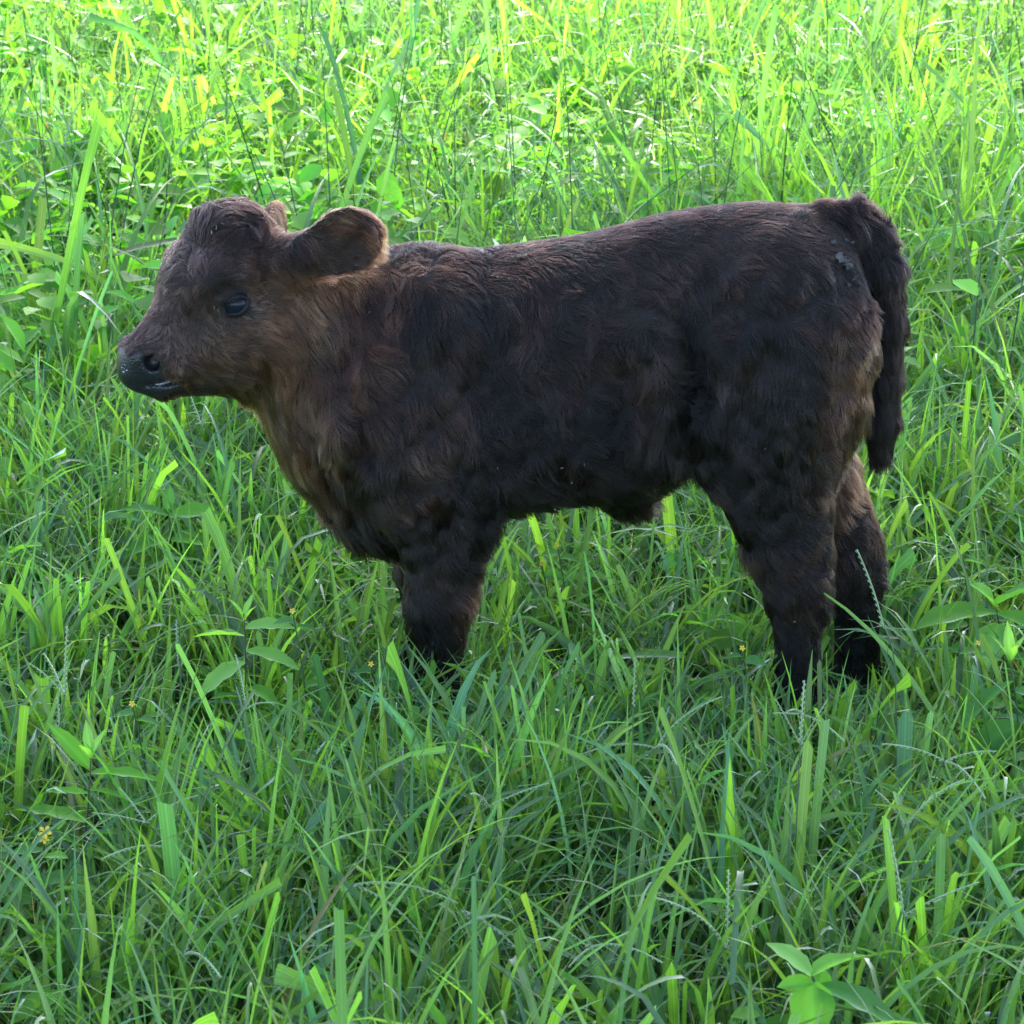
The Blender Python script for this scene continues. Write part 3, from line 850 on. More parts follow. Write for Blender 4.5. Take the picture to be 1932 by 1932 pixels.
def lashes(c, lat):
    r = np.random.default_rng(30)
    nrm = HL * lat * .84 + HF * .46 + np.array([0, 0, .16]); nrm /= np.linalg.norm(nrm)
    c = c - nrm * .0105
    fw = HF - nrm * (HF @ nrm); fw /= np.linalg.norm(fw)
    up = np.cross(nrm, fw); up = up * np.sign(up[2])
    n = 46; s = np.linspace(0, 1, 5); P = []
    for k in range(n):
        u = r.uniform(-.8, .85)
        d0 = nrm * .80 + fw * u * .75 + up * (.34 - .22 * u - .18 * u * u); d0 /= np.linalg.norm(d0)
        b = c + d0 * .0200
        dr = nrm * .8 + fw * u * .5 + up * .10 + r.normal(size=3) * .12; dr /= np.linalg.norm(dr)
        ln = r.uniform(.007, .013)
        P.append(b[None] + dr[None] * ln * s[:, None] + (np.array([0, 0, -1.])[None] * (s ** 2)[:, None]) * ln * .55)
    P = np.array(P)
    hc = bpy.data.hair_curves.new("eyelashes"); hc.add_curves([5] * n)
    hc.position_data.foreach_set("vector", P.astype(np.float32).ravel())
    ra = hc.attributes.get("radius") or hc.attributes.new("radius", 'FLOAT', 'POINT')
    ra.data.foreach_set("value", np.tile(np.array([.00035, .0003, .00025, .0002, .0001], np.float32), n))
    ca = hc.attributes.new("coat", 'FLOAT_COLOR', 'CURVE')
    ca.data.foreach_set("color", np.tile(np.array([.006, .005, .005, 1], np.float32), n))
    hc.materials.append(m_fur)
    link("eyelashes", hc, calf)


lashes(EYE, 1)
lashes(EYE_F, -1)
# ------------------------------------------------------------------ leaf materials
def leaf_mat(name, trans, rough=.45, spec=.36, stripes=True, tone=1.0):
    m, nt, out = new_mat(name)
    N = nt.nodes.new; Lk = nt.links.new
    at_ = N("ShaderNodeAttribute"); at_.attribute_name = "tint"
    col = at_.outputs["Color"]
    if stripes:                                            # pale midrib and fine veins running along the blade
        ac = N("ShaderNodeAttribute"); ac.attribute_name = "across"
        sn = N("ShaderNodeMath"); sn.operation = 'MULTIPLY'; sn.inputs[1].default_value = 15
        s2 = N("ShaderNodeMath"); s2.operation = 'SINE'
        s3 = N("ShaderNodeMath"); s3.operation = 'MULTIPLY_ADD'; s3.inputs[1].default_value = .10; s3.inputs[2].default_value = 1.0
        ab = N("ShaderNodeMath"); ab.operation = 'ABSOLUTE'
        mr = N("ShaderNodeMapRange"); mr.inputs["From Min"].default_value = .0; mr.inputs["From Max"].default_value = .16
        mr.inputs["To Min"].default_value = 1.35; mr.inputs["To Max"].default_value = 1.0
        mu = N("ShaderNodeMath"); mu.operation = 'MULTIPLY'
        Lk(ac.outputs["Fac"], sn.inputs[0]); Lk(sn.outputs[0], s2.inputs[0]); Lk(s2.outputs[0], s3.inputs[0])
        Lk(ac.outputs["Fac"], ab.inputs[0]); Lk(ab.outputs[0], mr.inputs["Value"])
        Lk(s3.outputs[0], mu.inputs[0]); Lk(mr.outputs[0], mu.inputs[1])
        vm = N("ShaderNodeVectorMath"); vm.operation = 'SCALE'
        Lk(col, vm.inputs[0]); Lk(mu.outputs[0], vm.inputs["Scale"])
        col = vm.outputs[0]
    df = N("ShaderNodeBsdfDiffuse"); tr = N("ShaderNodeBsdfTranslucent"); gl = N("ShaderNodeBsdfGlossy")
    gl.inputs["Roughness"].default_value = rough
    tm = N("ShaderNodeVectorMath"); tm.operation = 'MULTIPLY'; tm.inputs[1].default_value = trans
    Lk(col, tm.inputs[0]); Lk(tm.outputs[0], tr.inputs["Color"]); Lk(col, df.inputs["Color"])
    ad = N("ShaderNodeAddShader"); Lk(df.outputs[0], ad.inputs[0]); Lk(tr.outputs[0], ad.inputs[1])
    fr = N("ShaderNodeLayerWeight"); fr.inputs["Blend"].default_value = .5          # Schlick reflection, the same from both faces
    pw = N("ShaderNodeMath"); pw.operation = 'POWER'; pw.inputs[1].default_value = 5.0
    fm = N("ShaderNodeMath"); fm.operation = 'MULTIPLY_ADD'; fm.inputs[1].default_value = spec * 2 * .96; fm.inputs[2].default_value = spec * 2 * .04
    Lk(fr.outputs["Facing"], pw.inputs[0])
    mx = N("ShaderNodeMixShader")
    Lk(pw.outputs[0], fm.inputs[0]); Lk(fm.outputs[0], mx.inputs[0]); Lk(ad.outputs[0], mx.inputs[1]); Lk(gl.outputs[0], mx.inputs[2])
    Lk(mx.outputs[0], out.inputs[0])
    return m


m_grass = leaf_mat("grass_blade", (2.30, 2.25, .85), rough=.42, spec=.44)
m_broad = leaf_mat("broad_leaf", (2.05, 2.3, .6), rough=.6, spec=.12, stripes=False)
m_stem = leaf_mat("weed_stem", (.2, .2, .2), rough=.5, stripes=False)
m_seed = leaf_mat("seed_spike", (.5, .6, .3), rough=.6, spec=.2, stripes=False)

# ------------------------------------------------------------------ ground
m_soil, nt, out = new_mat("pasture_soil")
bs = nt.nodes.new("ShaderNodeBsdfPrincipled"); bs.inputs["Roughness"].default_value = .95
tc = nt.nodes.new("ShaderNodeTexCoord"); nz = nt.nodes.new("ShaderNodeTexNoise"); nz.inputs["Scale"].default_value = 9; nz.inputs["Detail"].default_value = 8
cr = nt.nodes.new("ShaderNodeValToRGB")
cr.color_ramp.elements[0].position = .35; cr.color_ramp.elements[0].color = (.010, .022, .005, 1)
cr.color_ramp.elements[1].position = .7; cr.color_ramp.elements[1].color = (.022, .042, .010, 1)
e = cr.color_ramp.elements.new(.5); e.color = (.030, .028, .014, 1)
bp = nt.nodes.new("ShaderNodeBump"); bp.inputs["Distance"].default_value = .02
nt.links.new(tc.outputs["Object"], nz.inputs["Vector"]); nt.links.new(nz.outputs["Fac"], cr.inputs[0]); nt.links.new(cr.outputs[0], bs.inputs["Base Color"])
nt.links.new(nz.outputs["Fac"], bp.inputs["Height"]); nt.links.new(bp.outputs[0], bs.inputs["Normal"]); nt.links.new(bs.outputs[0], out.inputs[0])
gx = np.concatenate([[-500, -200, -80, -40], np.linspace(-20, 20, 41), [40, 80, 200, 500]])
gy = np.concatenate([[-300, -100, -40], np.linspace(-15, 30, 46), [45, 80, 200, 600]])
GX, GY = np.meshgrid(gx, gy, indexing='ij')
nx_, ny_ = GX.shape
ii = (np.arange(nx_ - 1)[:, None] * ny_ + np.arange(ny_ - 1)[None]).ravel()
gv = np.c_[GX.ravel(), GY.ravel(), np.zeros(GX.size)]
gf = np.c_[ii, ii + ny_, ii + ny_ + 1, ii + 1]
ground = link("ground", mesh_data("ground", gv, gf.ravel(), np.full(len(gf), 4), m_soil))
tag(ground, "flat pasture ground hidden under the grass", kind="structure")


# ------------------------------------------------------------------ grass blades
def blades(base, az, Ln, wd, lean, bend, twist, cut, tint, K, fold, kink=None):
    """Arrays of N blades -> (verts, faces, sizes, tint, across)."""
    N = len(base)
    s = np.linspace(0, 1, K + 1)
    th = lean[:, None] + bend[:, None] * s[None] ** 1.7
    if kink is not None:
        th = th + kink[:, :1] * np.clip((s[None] - kink[:, 1:2]) * 9, 0, 1)
    ds = Ln[:, None] / K
    thm = (th[:, 1:] + th[:, :-1]) / 2
    rr = np.concatenate([np.zeros((N, 1)), np.cumsum(np.sin(thm) * ds, 1)], 1)
    zz = np.concatenate([np.zeros((N, 1)), np.cumsum(np.cos(thm) * ds, 1)], 1)
    zz = np.maximum(zz, .004 + .01 * s[None])
    ca, sa = np.cos(az)[:, None], np.sin(az)[:, None]
    cx = base[:, 0:1] + rr * ca; cyy = base[:, 1:2] + rr * sa; cz = base[:, 2:3] + zz
    tw = twist[:, None] * s[None]
    # width direction: horizontal across the lean, turned about the blade
    hx, hy = -sa, ca
    nxx, nyy, nz_ = -np.cos(th) * ca, -np.cos(th) * sa, np.sin(th)
    wx = hx * np.cos(tw) + nxx * np.sin(tw); wy = hy * np.cos(tw) + nyy * np.sin(tw); wz = nz_ * np.sin(tw)
    ux = nxx * np.cos(tw) - hx * np.sin(tw); uy = nyy * np.cos(tw) - hy * np.sin(tw); uz = nz_ * np.cos(tw)
    prof = np.minimum(1, .55 + 1.5 * s)[None] * np.where(cut[:, None], np.ones_like(s)[None], (1 - s ** 2.6)[None] * .97 + .03)
    w = wd[:, None] * .5 * prof
    C = np.stack([cx, cyy, cz], 2); W = np.stack([wx, wy, wz], 2); U = np.stack([ux, uy, uz], 2)
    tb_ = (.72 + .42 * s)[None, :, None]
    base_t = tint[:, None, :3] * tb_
    if fold:
        lft = C + W * w[:, :, None] + U * (w * .42)[:, :, None]; rgt = C - W * w[:, :, None] + U * (w * .42)[:, :, None]
        jag = (cut * wd * 1.2)
        lft[:, -1, 2] += jag * np.random.default_rng(1).uniform(-1, .4, N); rgt[:, -1, 2] += jag * np.random.default_rng(2).uniform(-1, .4, N)
        V = np.stack([lft, C, rgt], 2).reshape(N, -1, 3); per = 3
        acr = np.tile(np.array([-1., 0, 1.]), K + 1)
    else:
        V = np.stack([C + W * w[:, :, None], C - W * w[:, :, None]], 2).reshape(N, -1, 3); per = 2
        acr = np.tile(np.array([-1., 1.]), K + 1)
    nv = per * (K + 1)
    q = []
    for k in range(K):
        for c in range(per - 1):
            a = k * per + c
            q.append([a, a + 1, a + 1 + per, a + per])
    q = np.array(q)
    F = (q[None] + (np.arange(N) * nv)[:, None, None]).reshape(-1)
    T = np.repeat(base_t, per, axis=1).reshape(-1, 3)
    return V.reshape(-1, 3), F, N * len(q), T, np.tile(acr, N)


def grass_tint(r, n, dry=.006):
    g = np.array([.056, .119, .028])[None] * np.ones((n, 1))
    k = r.random(n)
    g[k < .34] = (.040, .104, .044)                        # blue-green
    g[(k >= .34) & (k < .48)] = (.064, .146, .026)         # young yellow-green
    g[k > 1 - dry] = (.090, .095, .045)                      # dry
    g *= .80 * np.exp(r.normal(size=n) * .24)[:, None]
    g[:, 0] *= np.exp(r.normal(size=n) * .10)
    return g


def region_points(r, dens, d0, d1, marg, y_extra=0):
    """Random ground points between two distances in front of the camera."""
    hw1 = d1 * HALF + marg
    n = int(dens * 2 * hw1 * (d1 - d0))
    p = np.c_[r.uniform(-hw1, hw1, n), r.uniform(d0, d1, n)]
    p = p[np.abs(p[:, 0]) < p[:, 1] * HALF + marg]
    return np.c_[p[:, 0], p[:, 1] + CAM_POS[1], np.zeros(len(p))]


patch = Waves(71, .55)
patch2 = Waves(72, 1.6)


def grass_zone(seed, dens, d0, d1, marg, K, fold, Lm, wm, tuft_share=.6, drop=None):
    r = np.random.default_rng(seed)
    n_t = dens * tuft_share / 14
    tc_ = region_points(r, n_t, d0, d1, marg)
    cnt = r.integers(7, 22, len(tc_))
    tid = np.repeat(np.arange(len(tc_)), cnt)
    off = r.normal(size=(len(tid), 2)) * .018
    pb = tc_[tid].copy(); pb[:, :2] += off
    az_t = np.arctan2(off[:, 1], off[:, 0]) + r.normal(size=len(tid)) * .7
    lean_t = np.clip(np.hypot(off[:, 0], off[:, 1]) / .03 * .35 + r.normal(size=len(tid)) * .12, 0, .9)
    tl = np.exp(r.normal(size=len(tc_)) * .22)[tid]; tw_ = np.exp(r.normal(size=len(tc_)) * .28)[tid]
    tt_ = np.exp(r.normal(size=(len(tc_), 1)) * .16)[tid] * np.exp(r.normal(size=(len(tc_), 3)) * .06)[tid]
    young = (r.random(len(tc_)) < .13)[tid]                     # bright upright young tufts
    ps = region_points(r, dens * (1 - tuft_share), d0, d1, marg)
    ns = len(ps)
    base = np.concatenate([pb, ps]); n = len(base)
    az = np.concatenate([az_t, r.uniform(0, 6.283, ns)])
    lean = np.concatenate([lean_t, np.abs(r.normal(size=ns)) * .35])
    lm = np.concatenate([tl, np.exp(r.normal(size=ns) * .25)]); wmul = np.concatenate([tw_, np.exp(r.normal(size=ns) * .3)])
    big = .82 + .16 * patch(base) + .10 * patch2(base)
    Ln = Lm * lm * np.exp(r.normal(size=n) * .25) * np.clip(big, .5, 1.3)
    wd = wm * wmul * np.exp(r.normal(size=n) * .2)
    bend = np.abs(r.normal(size=n)) * .75 + r.uniform(0, .35, n)
    arch = r.random(n) < .28
    bend[arch] += r.uniform(.7, 1.5, arch.sum()); Ln[arch] *= 1.3
    cut = (r.random(n) < .09) & ~arch
    bend[cut] *= .35; Ln[cut] *= .8
    kink = np.c_[np.where(r.random(n) < .07, r.uniform(.7, 1.5, n), 0), r.uniform(.35, .7, n)]
    thin = r.random(n) < .28
    wd[thin] *= .42; wide = r.random(n) < .22; wd[wide] *= 1.45; Ln[wide] *= 1.12; wd = np.clip(wd, .0018, .019)
    twist = r.normal(size=n) * .9
    tint = grass_tint(r, n); tint[:len(pb)] *= tt_
    yi = np.where(young)[0]
    tint[yi] = np.array([.060, .138, .022]) * np.exp(r.normal(size=(len(yi), 1)) * .15); lean[yi] *= .55; bend[yi] *= .45
    cut[yi] |= r.random(len(yi)) < .25
    short = limit(base)
    Ln = np.minimum(Ln, short * r.uniform(.75, 1.25, n))
    if drop is not None:
        k = ~drop(base)
        base, az, Ln, wd, lean, bend, twist, cut, tint, kink = [a[k] for a in (base, az, Ln, wd, lean, bend, twist, cut, tint, kink)]
    return blades(base, az, Ln, wd, lean, bend, twist, cut, tint, K, fold, kink)


def limit(p):
    """Tallest blade length allowed: trampled and grazed lower around the calf, knee-high beyond it."""
    x, y = p[:, 0], p[:, 1]
    a = np.full(len(p), .60)
    near = np.clip((y + 1.5) / .5, 0, 1)
    a = np.where(y < .1, .30, a)
    front = (y > -.75) & (y < -.02) & (np.abs(x + .02) < .62)
    a = np.where(front, np.interp(y, [-.75, -.4, -.12, -.02], [.27, .20, .175, .20]) * np.where(x < .22, 1.3, 1.0), a)
    under = (y >= -.02) & (y < .30) & (x > -.25) & (x < .56)
    a = np.where(under, np.where((x > .34) & (y < .2), .125, np.where(x > .30, .19, .25)), a)
    a = np.where((y > .1) & ~under, np.interp(y, [.1, .8, 2.0, 4.0], [.26, .33, .40, .52]), a)
    a = np.where((x > .37) & (x < .56) & (y > -.13) & (y < .2), .10, a)
    for bx, by in ((ground_at(447, 1500)[:2]), (ground_at(140, 1790)[:2]), (ground_at(1560, 2230)[:2]), (ground_at(1885, 1400)[:2])):
        a = np.where((np.abs(x - bx) < .08) & (y > by - .25) & (y < by + .03), np.minimum(a, .15), a)
    return a


def merge_blades(name, parts, mat):
    V, F, S, T, A, o = [], [], 0, [], [], 0
    for v, f, ns, t, a in parts:
        V.append(v); F.append(f + o); S += ns; T.append(t); A.append(a); o += len(v)
    T = np.concatenate(T)
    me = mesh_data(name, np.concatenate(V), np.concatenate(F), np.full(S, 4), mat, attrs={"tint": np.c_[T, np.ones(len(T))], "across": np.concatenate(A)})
    return link(name, me)


zones = [
    grass_zone(101, 3900, 2.15, 5.0, .3, 7, True, .27, .0082),
    grass_zone(102, 2900, 5.0, 8.0, .4, 5, True, .34, .0084),
    grass_zone(103, 2200, 8.0, 12.5, .5, 5, False, .42, .0085),
]
sides = lambda p: np.abs(p[:, 0]) < (p[:, 1] - CAM_POS[1]) * HALF + .33
zones.append(grass_zone(104, 1000, 1.6, 9.0, 1.5, 4, False, .28, .0095, drop=sides))
zones.append(grass_zone(105, 420, 12.5, 20.0, 1.2, 4, False, .42, .013))
outer = lambda p: ((np.abs(p[:, 0]) < (p[:, 1] - CAM_POS[1]) * HALF + 1.35) & (p[:, 1] - CAM_POS[1] > 1.7) & (p[:, 1] - CAM_POS[1] < 9)) | ((np.abs(p[:, 0]) < (p[:, 1] - CAM_POS[1]) * HALF + .5) & (p[:, 1] - CAM_POS[1] >= 9) & (p[:, 1] - CAM_POS[1] < 19))
zones.append(grass_zone(106, 190, -2.0, 26.0, 6.0, 3, False, .40, .017, tuft_share=.8, drop=outer))


def thatch(seed, dens, d0, d1, marg):
    r = np.random.default_rng(seed)
    b = region_points(r, dens, d0, d1, marg); n = len(b)
    t = np.array([.17, .135, .075])[None] * np.exp(r.normal(size=(n, 1)) * .35)
    return blades(b, r.uniform(0, 6.283, n), r.uniform(.06, .20, n), r.uniform(.0015, .005, n), r.uniform(.5, 1.45, n), r.normal(size=n) * .4, r.normal(size=n), np.zeros(n, bool), t, 4, False)


zones.append(thatch(121, 420, 2.15, 6.5, .2))
# long strap-like blades that arch over the rest
def straps(seed, dens, d0, d1, marg, Lr, wr, K):
    r = np.random.default_rng(seed)
    b = region_points(r, dens, d0, d1, marg); n = len(b)
    front = (b[:, 1] > -.7) & (b[:, 1] < .02) & (np.abs(b[:, 0] + .02) < .62)
    b = b[~front]; n = len(b)
    lim_ = np.where((b[:, 1] > -.1) & (b[:, 1] < .35), .30, 1.)
    L_ = np.minimum(r.uniform(*Lr, n), lim_)
    cutb = r.random(n) < .10
    return blades(b, r.uniform(0, 6.283, n), L_, r.uniform(*wr, n), np.abs(r.normal(size=n)) * .25 + .1, np.where(cutb, r.uniform(.1, .5, n), r.uniform(.7, 2.2, n)), r.normal(size=n) * .7, cutb,
                  grass_tint(r, n, 0) * np.exp(r.normal(size=(n, 1)) * .12), K, True, np.c_[np.where(r.random(n) < .18, r.uniform(.6, 1.4, n), 0), r.uniform(.4, .7, n)])


zones.append(straps(111, 190, 2.15, 5.0, .3, (.26, .46), (.0050, .0100), 10))
zones.append(straps(112, 85, 5.0, 12.5, .4, (.38, .68), (.009, .017), 9))


def ribbon(path, width, tint, cut=False, face=(0, -.75, .65)):
    """One particular blade along a path of world points."""
    path = np.asarray(path, float); K = 12
    t = np.linspace(0, len(path) - 1, K + 1)
    P = np.stack([np.interp(t, np.arange(len(path)), path[:, k]) for k in range(3)], 1)
    for _ in range(3): P[1:-1] = (P[:-2] + 2 * P[1:-1] + P[2:]) / 4
    tg = np.gradient(P, axis=0); tg /= np.linalg.norm(tg, axis=1)[:, None]
    f = np.array(face, float); w = np.cross(tg, f); w /= np.linalg.norm(w, axis=1)[:, None]; up = np.cross(w, tg)
    s = np.linspace(0, 1, K + 1)
    hw = width * .5 * np.minimum(1, .6 + 1.6 * s) * (1 if cut else 1) * (np.ones_like(s) if cut else (1 - s ** 3) * .97 + .03)
    V = np.stack([P + w * hw[:, None] + up * hw[:, None] * .4, P, P - w * hw[:, None] + up * hw[:, None] * .4], 1)
    q = np.array([[k * 3 + c, k * 3 + c + 1, k * 3 + c + 4, k * 3 + c + 3] for k in range(K) for c in range(2)])
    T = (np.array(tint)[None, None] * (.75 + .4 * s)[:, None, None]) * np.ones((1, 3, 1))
    return V.reshape(-1, 3), q.ravel(), len(q), T.reshape(-1, 3), np.tile([-1., 0, 1.], K + 1)


GRN, BLU, YEL = (.050, .120, .026), (.040, .104, .044), (.066, .150, .022)
HERO = [([(455, 1440), (490, 1100), (535, 1010), (620, 985), (700, 1003), (755, 1060), (783, 1150), (787, 1208)], -.24, .0065, BLU, False),
        ([(135, 960), (158, 790), (195, 712), (230, 660)], -.17, .020, GRN, True), ([(95, 1180), (78, 980), (64, 876)], -.02, .017, YEL, True),
        ([(1478, 1460), (1515, 1300), (1562, 1200)], -.22, .0125, YEL, True), ([(1735, 1480), (1700, 1300), (1636, 1160)], -.20, .012, BLU, False),
        ([(1498, 1450), (1502, 1300), (1535, 1210)], -.20, .006, GRN, False), ([(735, 1420), (765, 1250), (800, 1195), (850, 1186), (885, 1210), (905, 1270)], -.22, .009, BLU, False),
        ([(834, 1430), (824, 1240), (815, 1130)], -.23, .0095, GRN, True), ([(836, 1430), (850, 1220), (862, 1150), (890, 1120), (915, 1130)], -.20, .009, BLU, False),
        ([(840, 1460), (895, 1290), (980, 1205), (1090, 1150)], -.26, .0085, BLU, False), ([(790, 1470), (800, 1340), (760, 1200), (772, 1160)], -.25, .008, GRN, False),
        ([(1600, 1500), (1640, 1350), (1560, 1290), (1500, 1305)], -.3, .010, BLU, False), ([(705, 1480), (690, 1280), (665, 1200), (590, 1215)], -.3, .008, GRN, False),
        ([(592, 1300), (587, 1150), (590, 1085)], -.05, .016, YEL, True), ([(605, 1330), (638, 1160), (648, 1110)], -.05, .016, YEL, True),
        ([(440, 1430), (520, 1230), (620, 1150)], -.4, .010, GRN, False), ([(40, 1220), (80, 960), (100, 860), (180, 870), (260, 930)], -.2, .010, BLU, False),
        ([(543, 1650), (545, 1380), (548, 1270)], -.7, .010, YEL, True), ([(1010, 1220), (985, 980)], .25, .010, GRN, True), ([(1098, 1210), (1085, 945)], .3, .014, YEL, True),
        ([(1715, 1120), (1760, 900), (1860, 1010), (1930, 1110)], .1, .012, BLU, False), ([(1845, 1090), (1868, 860), (1885, 780)], .35, .018, YEL, True),
        ([(410, 1250), (380, 1030), (300, 880), (180, 800)], -.05, .012, BLU, False), ([(1330, 1700), (1380, 1400), (1440, 1330)], -.6, .012, GRN, False),
        ([(885, 1990), (910, 1840), (925, 1740)], -1.05, .013, GRN, True), ([(1140, 1990), (1160, 1850), (1152, 1720), (1165, 1790)], -1.08, .013, BLU, False),
        ([(1720, 1990), (1700, 1870), (1690, 1790)], -1.1, .016, YEL, True), ([(1915, 1960), (1930, 1780), (1880, 1600), (1740, 1480)], -1.0, .014, YEL, False),
        ([(1090, 1960), (1280, 1700), (1100, 1600), (900, 1690)], -.95, .009, BLU, False), ([(728, 1640), (735, 1370)], -.6, .010, GRN, True)]
for pth, Y0, w_, tn_, ct in HERO:
    # each rooted in the ground where its lowest point is seen
    g0 = ground_at(*pth[0])
    Yb = g0[1]
    pw_ = [g0] + [at(px, py, Yb + .10 * k) for k, (px, py) in enumerate(pth[1:], 1)]
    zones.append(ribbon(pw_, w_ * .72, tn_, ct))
grass = merge_blades("grass", zones, m_grass)
tag(grass, "thick green pasture grass with long arching blades", "grass", kind="stuff")

# tall thin flowering culms rising out of the grass behind the calf
r = np.random.default_rng(77)
cp = np.concatenate([region_points(r, 34, 4.9, 12.5, .5), region_points(r, 14, 2.6, 3.6, .3)])
nearc = cp[:, 1] < 0
n = len(cp)
ctint = np.array([.035, .075, .028])[None] * np.exp(r.normal(size=(n, 1)) * .25)
culms = blades(cp, r.uniform(0, 6.283, n), np.where(nearc, r.uniform(.22, .32, n), r.uniform(.45, .85, n)), np.full(n, .0036), np.abs(r.normal(size=n)) * .42, np.abs(r.normal(size=n)) * .3, r.normal(size=n),
               np.zeros(n, bool), ctint, 6, False)
tag(merge_blades("grass_culms", [culms], m_stem), "thin upright grass stems standing above the pasture", "grass stems", kind="stuff")


# ------------------------------------------------------------------ broad leaves
def leaf_shape(kind):
    """A folded, slightly wavy leaf lying along +x, one unit long: verts, quads."""
    s = np.linspace(0, 1, 7)
    if kind == "ovate":
        hw = .36 * np.interp(s, [0, .12, .35, .6, .85, 1], [.12, .70, 1., .82, .36, .02])
    elif kind == "lance":
        hw = .15 * np.interp(s, [0, .15, .45, .75, 1], [.25, .75, 1., .65, .03])
    else:
        hw = .26 * np.interp(s, [0, .12, .4, .7, .9, 1], [.15, .55, 1., .85, .42, .03])
    V, T = [], []
    for i, (a, h) in enumerate(zip(s, hw)):
        z = -.16 * a ** 2
        wv = .018 * math.sin(i * 2.6)
        V += [(a, h, z + h * .38 + wv), (a, h * .5, z + h * .14), (a, 0, z), (a, -h * .5, z + h * .14), (a, -h, z + h * .38 - wv)]
    F = []
    for i in range(6):
        for c in range(4):
            b = i * 5 + c
            F.append([b, b + 1, b + 6, b + 5])
    return np.array(V), np.array(F)


LEAF = {k: leaf_shape(k) for k in ("ovate", "lance", "oblong")}


def leaf_mesh(name, kind, tint, seed):
    r = np.random.default_rng(seed)
    v, f = LEAF[kind]
    t = np.tile(np.array(tint), (len(v), 1)) * (1 + .06 * r.normal(size=(len(v), 1)))
    t[2::5] *= 1.3
    return mesh_data(name, v, f.ravel(), np.full(len(f), 4), m_broad, attrs={"tint": np.c_[t, np.ones(len(v))]})


leaf_pool = {(k, i): leaf_mesh("leaf_" + k, k, c, 5 * i) for k in LEAF
             for i, c in enumerate([(.050, .130, .020), (.062, .160, .020), (.040, .105, .030), (.075, .175, .028), (.105, .200, .055)])}


def tube(pts, rad, nu=6, tint=(.06, .11, .04)):
    pts = np.asarray(pts, float); n = len(pts)
    tg = np.gradient(pts, axis=0); tg /= np.maximum(np.linalg.norm(tg, axis=1), 1e-9)[:, None]
    up = np.tile(np.array([.3, .9, .1]), (n, 1))
    a = np.cross(tg, up); a /= np.linalg.norm(a, axis=1)[:, None]; b = np.cross(tg, a)
    ph = 2 * math.pi * np.arange(nu) / nu
    rad = np.broadcast_to(np.asarray(rad, float), (n,))
    V = pts[:, None] + rad[:, None, None] * (a[:, None] * np.cos(ph)[None, :, None] + b[:, None] * np.sin(ph)[None, :, None])
    F = []
    for i in range(n - 1):
        for k in range(nu):
            F.append([i * nu + k, i * nu + (k + 1) % nu, (i + 1) * nu + (k + 1) % nu, (i + 1) * nu + k])
    V = V.reshape(-1, 3)
    return V, np.array(F), np.tile(np.array([*tint, 1.]), (len(V), 1))


def put_leaf(parent, mesh, pos, az, tilt, size, roll=0.0, name="leaf"):
    o = link(name, mesh, parent)
    o.location = pos
    o.rotation_euler = (roll, -tilt, az)
    o.scale = (size, size, size)
    return o


def petals(parent, pos, size, mat):
    V, F = [], []
    for k in range(5):
        a = 2 * math.pi * k / 5
        b = len(V)
        for (rr, ww, z) in ((.12, .08, .0), (.6, .30, .16), (1.0, .16, .12)):
            for sgn in (-1, 1):
                V.append((rr * math.cos(a) - sgn * ww * math.sin(a), rr * math.sin(a) + sgn * ww * math.cos(a), z))
        F += [[b, b + 1, b + 3, b + 2], [b + 2, b + 3, b + 5, b + 4]]
    F = np.array(F)
    o = link("flower", mesh_data("flower", np.array(V) * size, F.ravel(), np.full(len(F), 4), mat), parent)
    o.location = pos; o.rotation_euler = (.9, .2, 0)
    return o


m_yellow = plain("yellow_petal", (.70, .50, .03), .6)


def weed(base, top, leaves, label, cat="weed", group=None, stem_r=.0018, stem_tint=(.06, .11, .045), flower=None, name="leafy_weed", grow=1.3):
    """leaves: (t along the stem, azimuth deg, tilt deg, length m, kind, tone)"""
    base = np.asarray(base, float); top = np.asarray(top, float)
    root = empty(name, base)
    d = top - base
    side = np.array([d[1], -d[0], 0]) * .12 + np.array([.01, 0, 0])
    t = np.linspace(0, 1, 9)
    pts = d[None] * t[:, None] + side[None] * np.sin(t * math.pi)[:, None]
    v, f, tn = tube(pts, stem_r * (1.15 - .6 * t), 6, stem_tint)
    link("stem", mesh_data("stem", v, f.ravel(), np.full(len(f), 4), m_stem, attrs={"tint": tn}), root)
    for (u, az, tilt, ln, kind, tone) in leaves:
        p = d * u + side * math.sin(u * math.pi)
        put_leaf(root, leaf_pool[(kind, tone)], p, math.radians(az), math.radians(tilt), ln * grow, r_w.normal() * .25)
    if flower:
        for (u, sz) in flower:
            petals(root, d * u + side * math.sin(u * math.pi) + np.array([0, -.004, .003]), sz, m_yellow)
    tag(root, label, cat, group)
    return root


r_w = np.random.default_rng(5)


def stand(px_b, py_b, px_t, py_t, dy=0.0, z=0.0):
    """Foot of a plant on the ground behind (px_b, py_b); its tip behind (px_t, py_t), dy further back."""
    b = ground_at(px_b, py_b)
    return b, at(px_t, py_t, b[1] + dy)


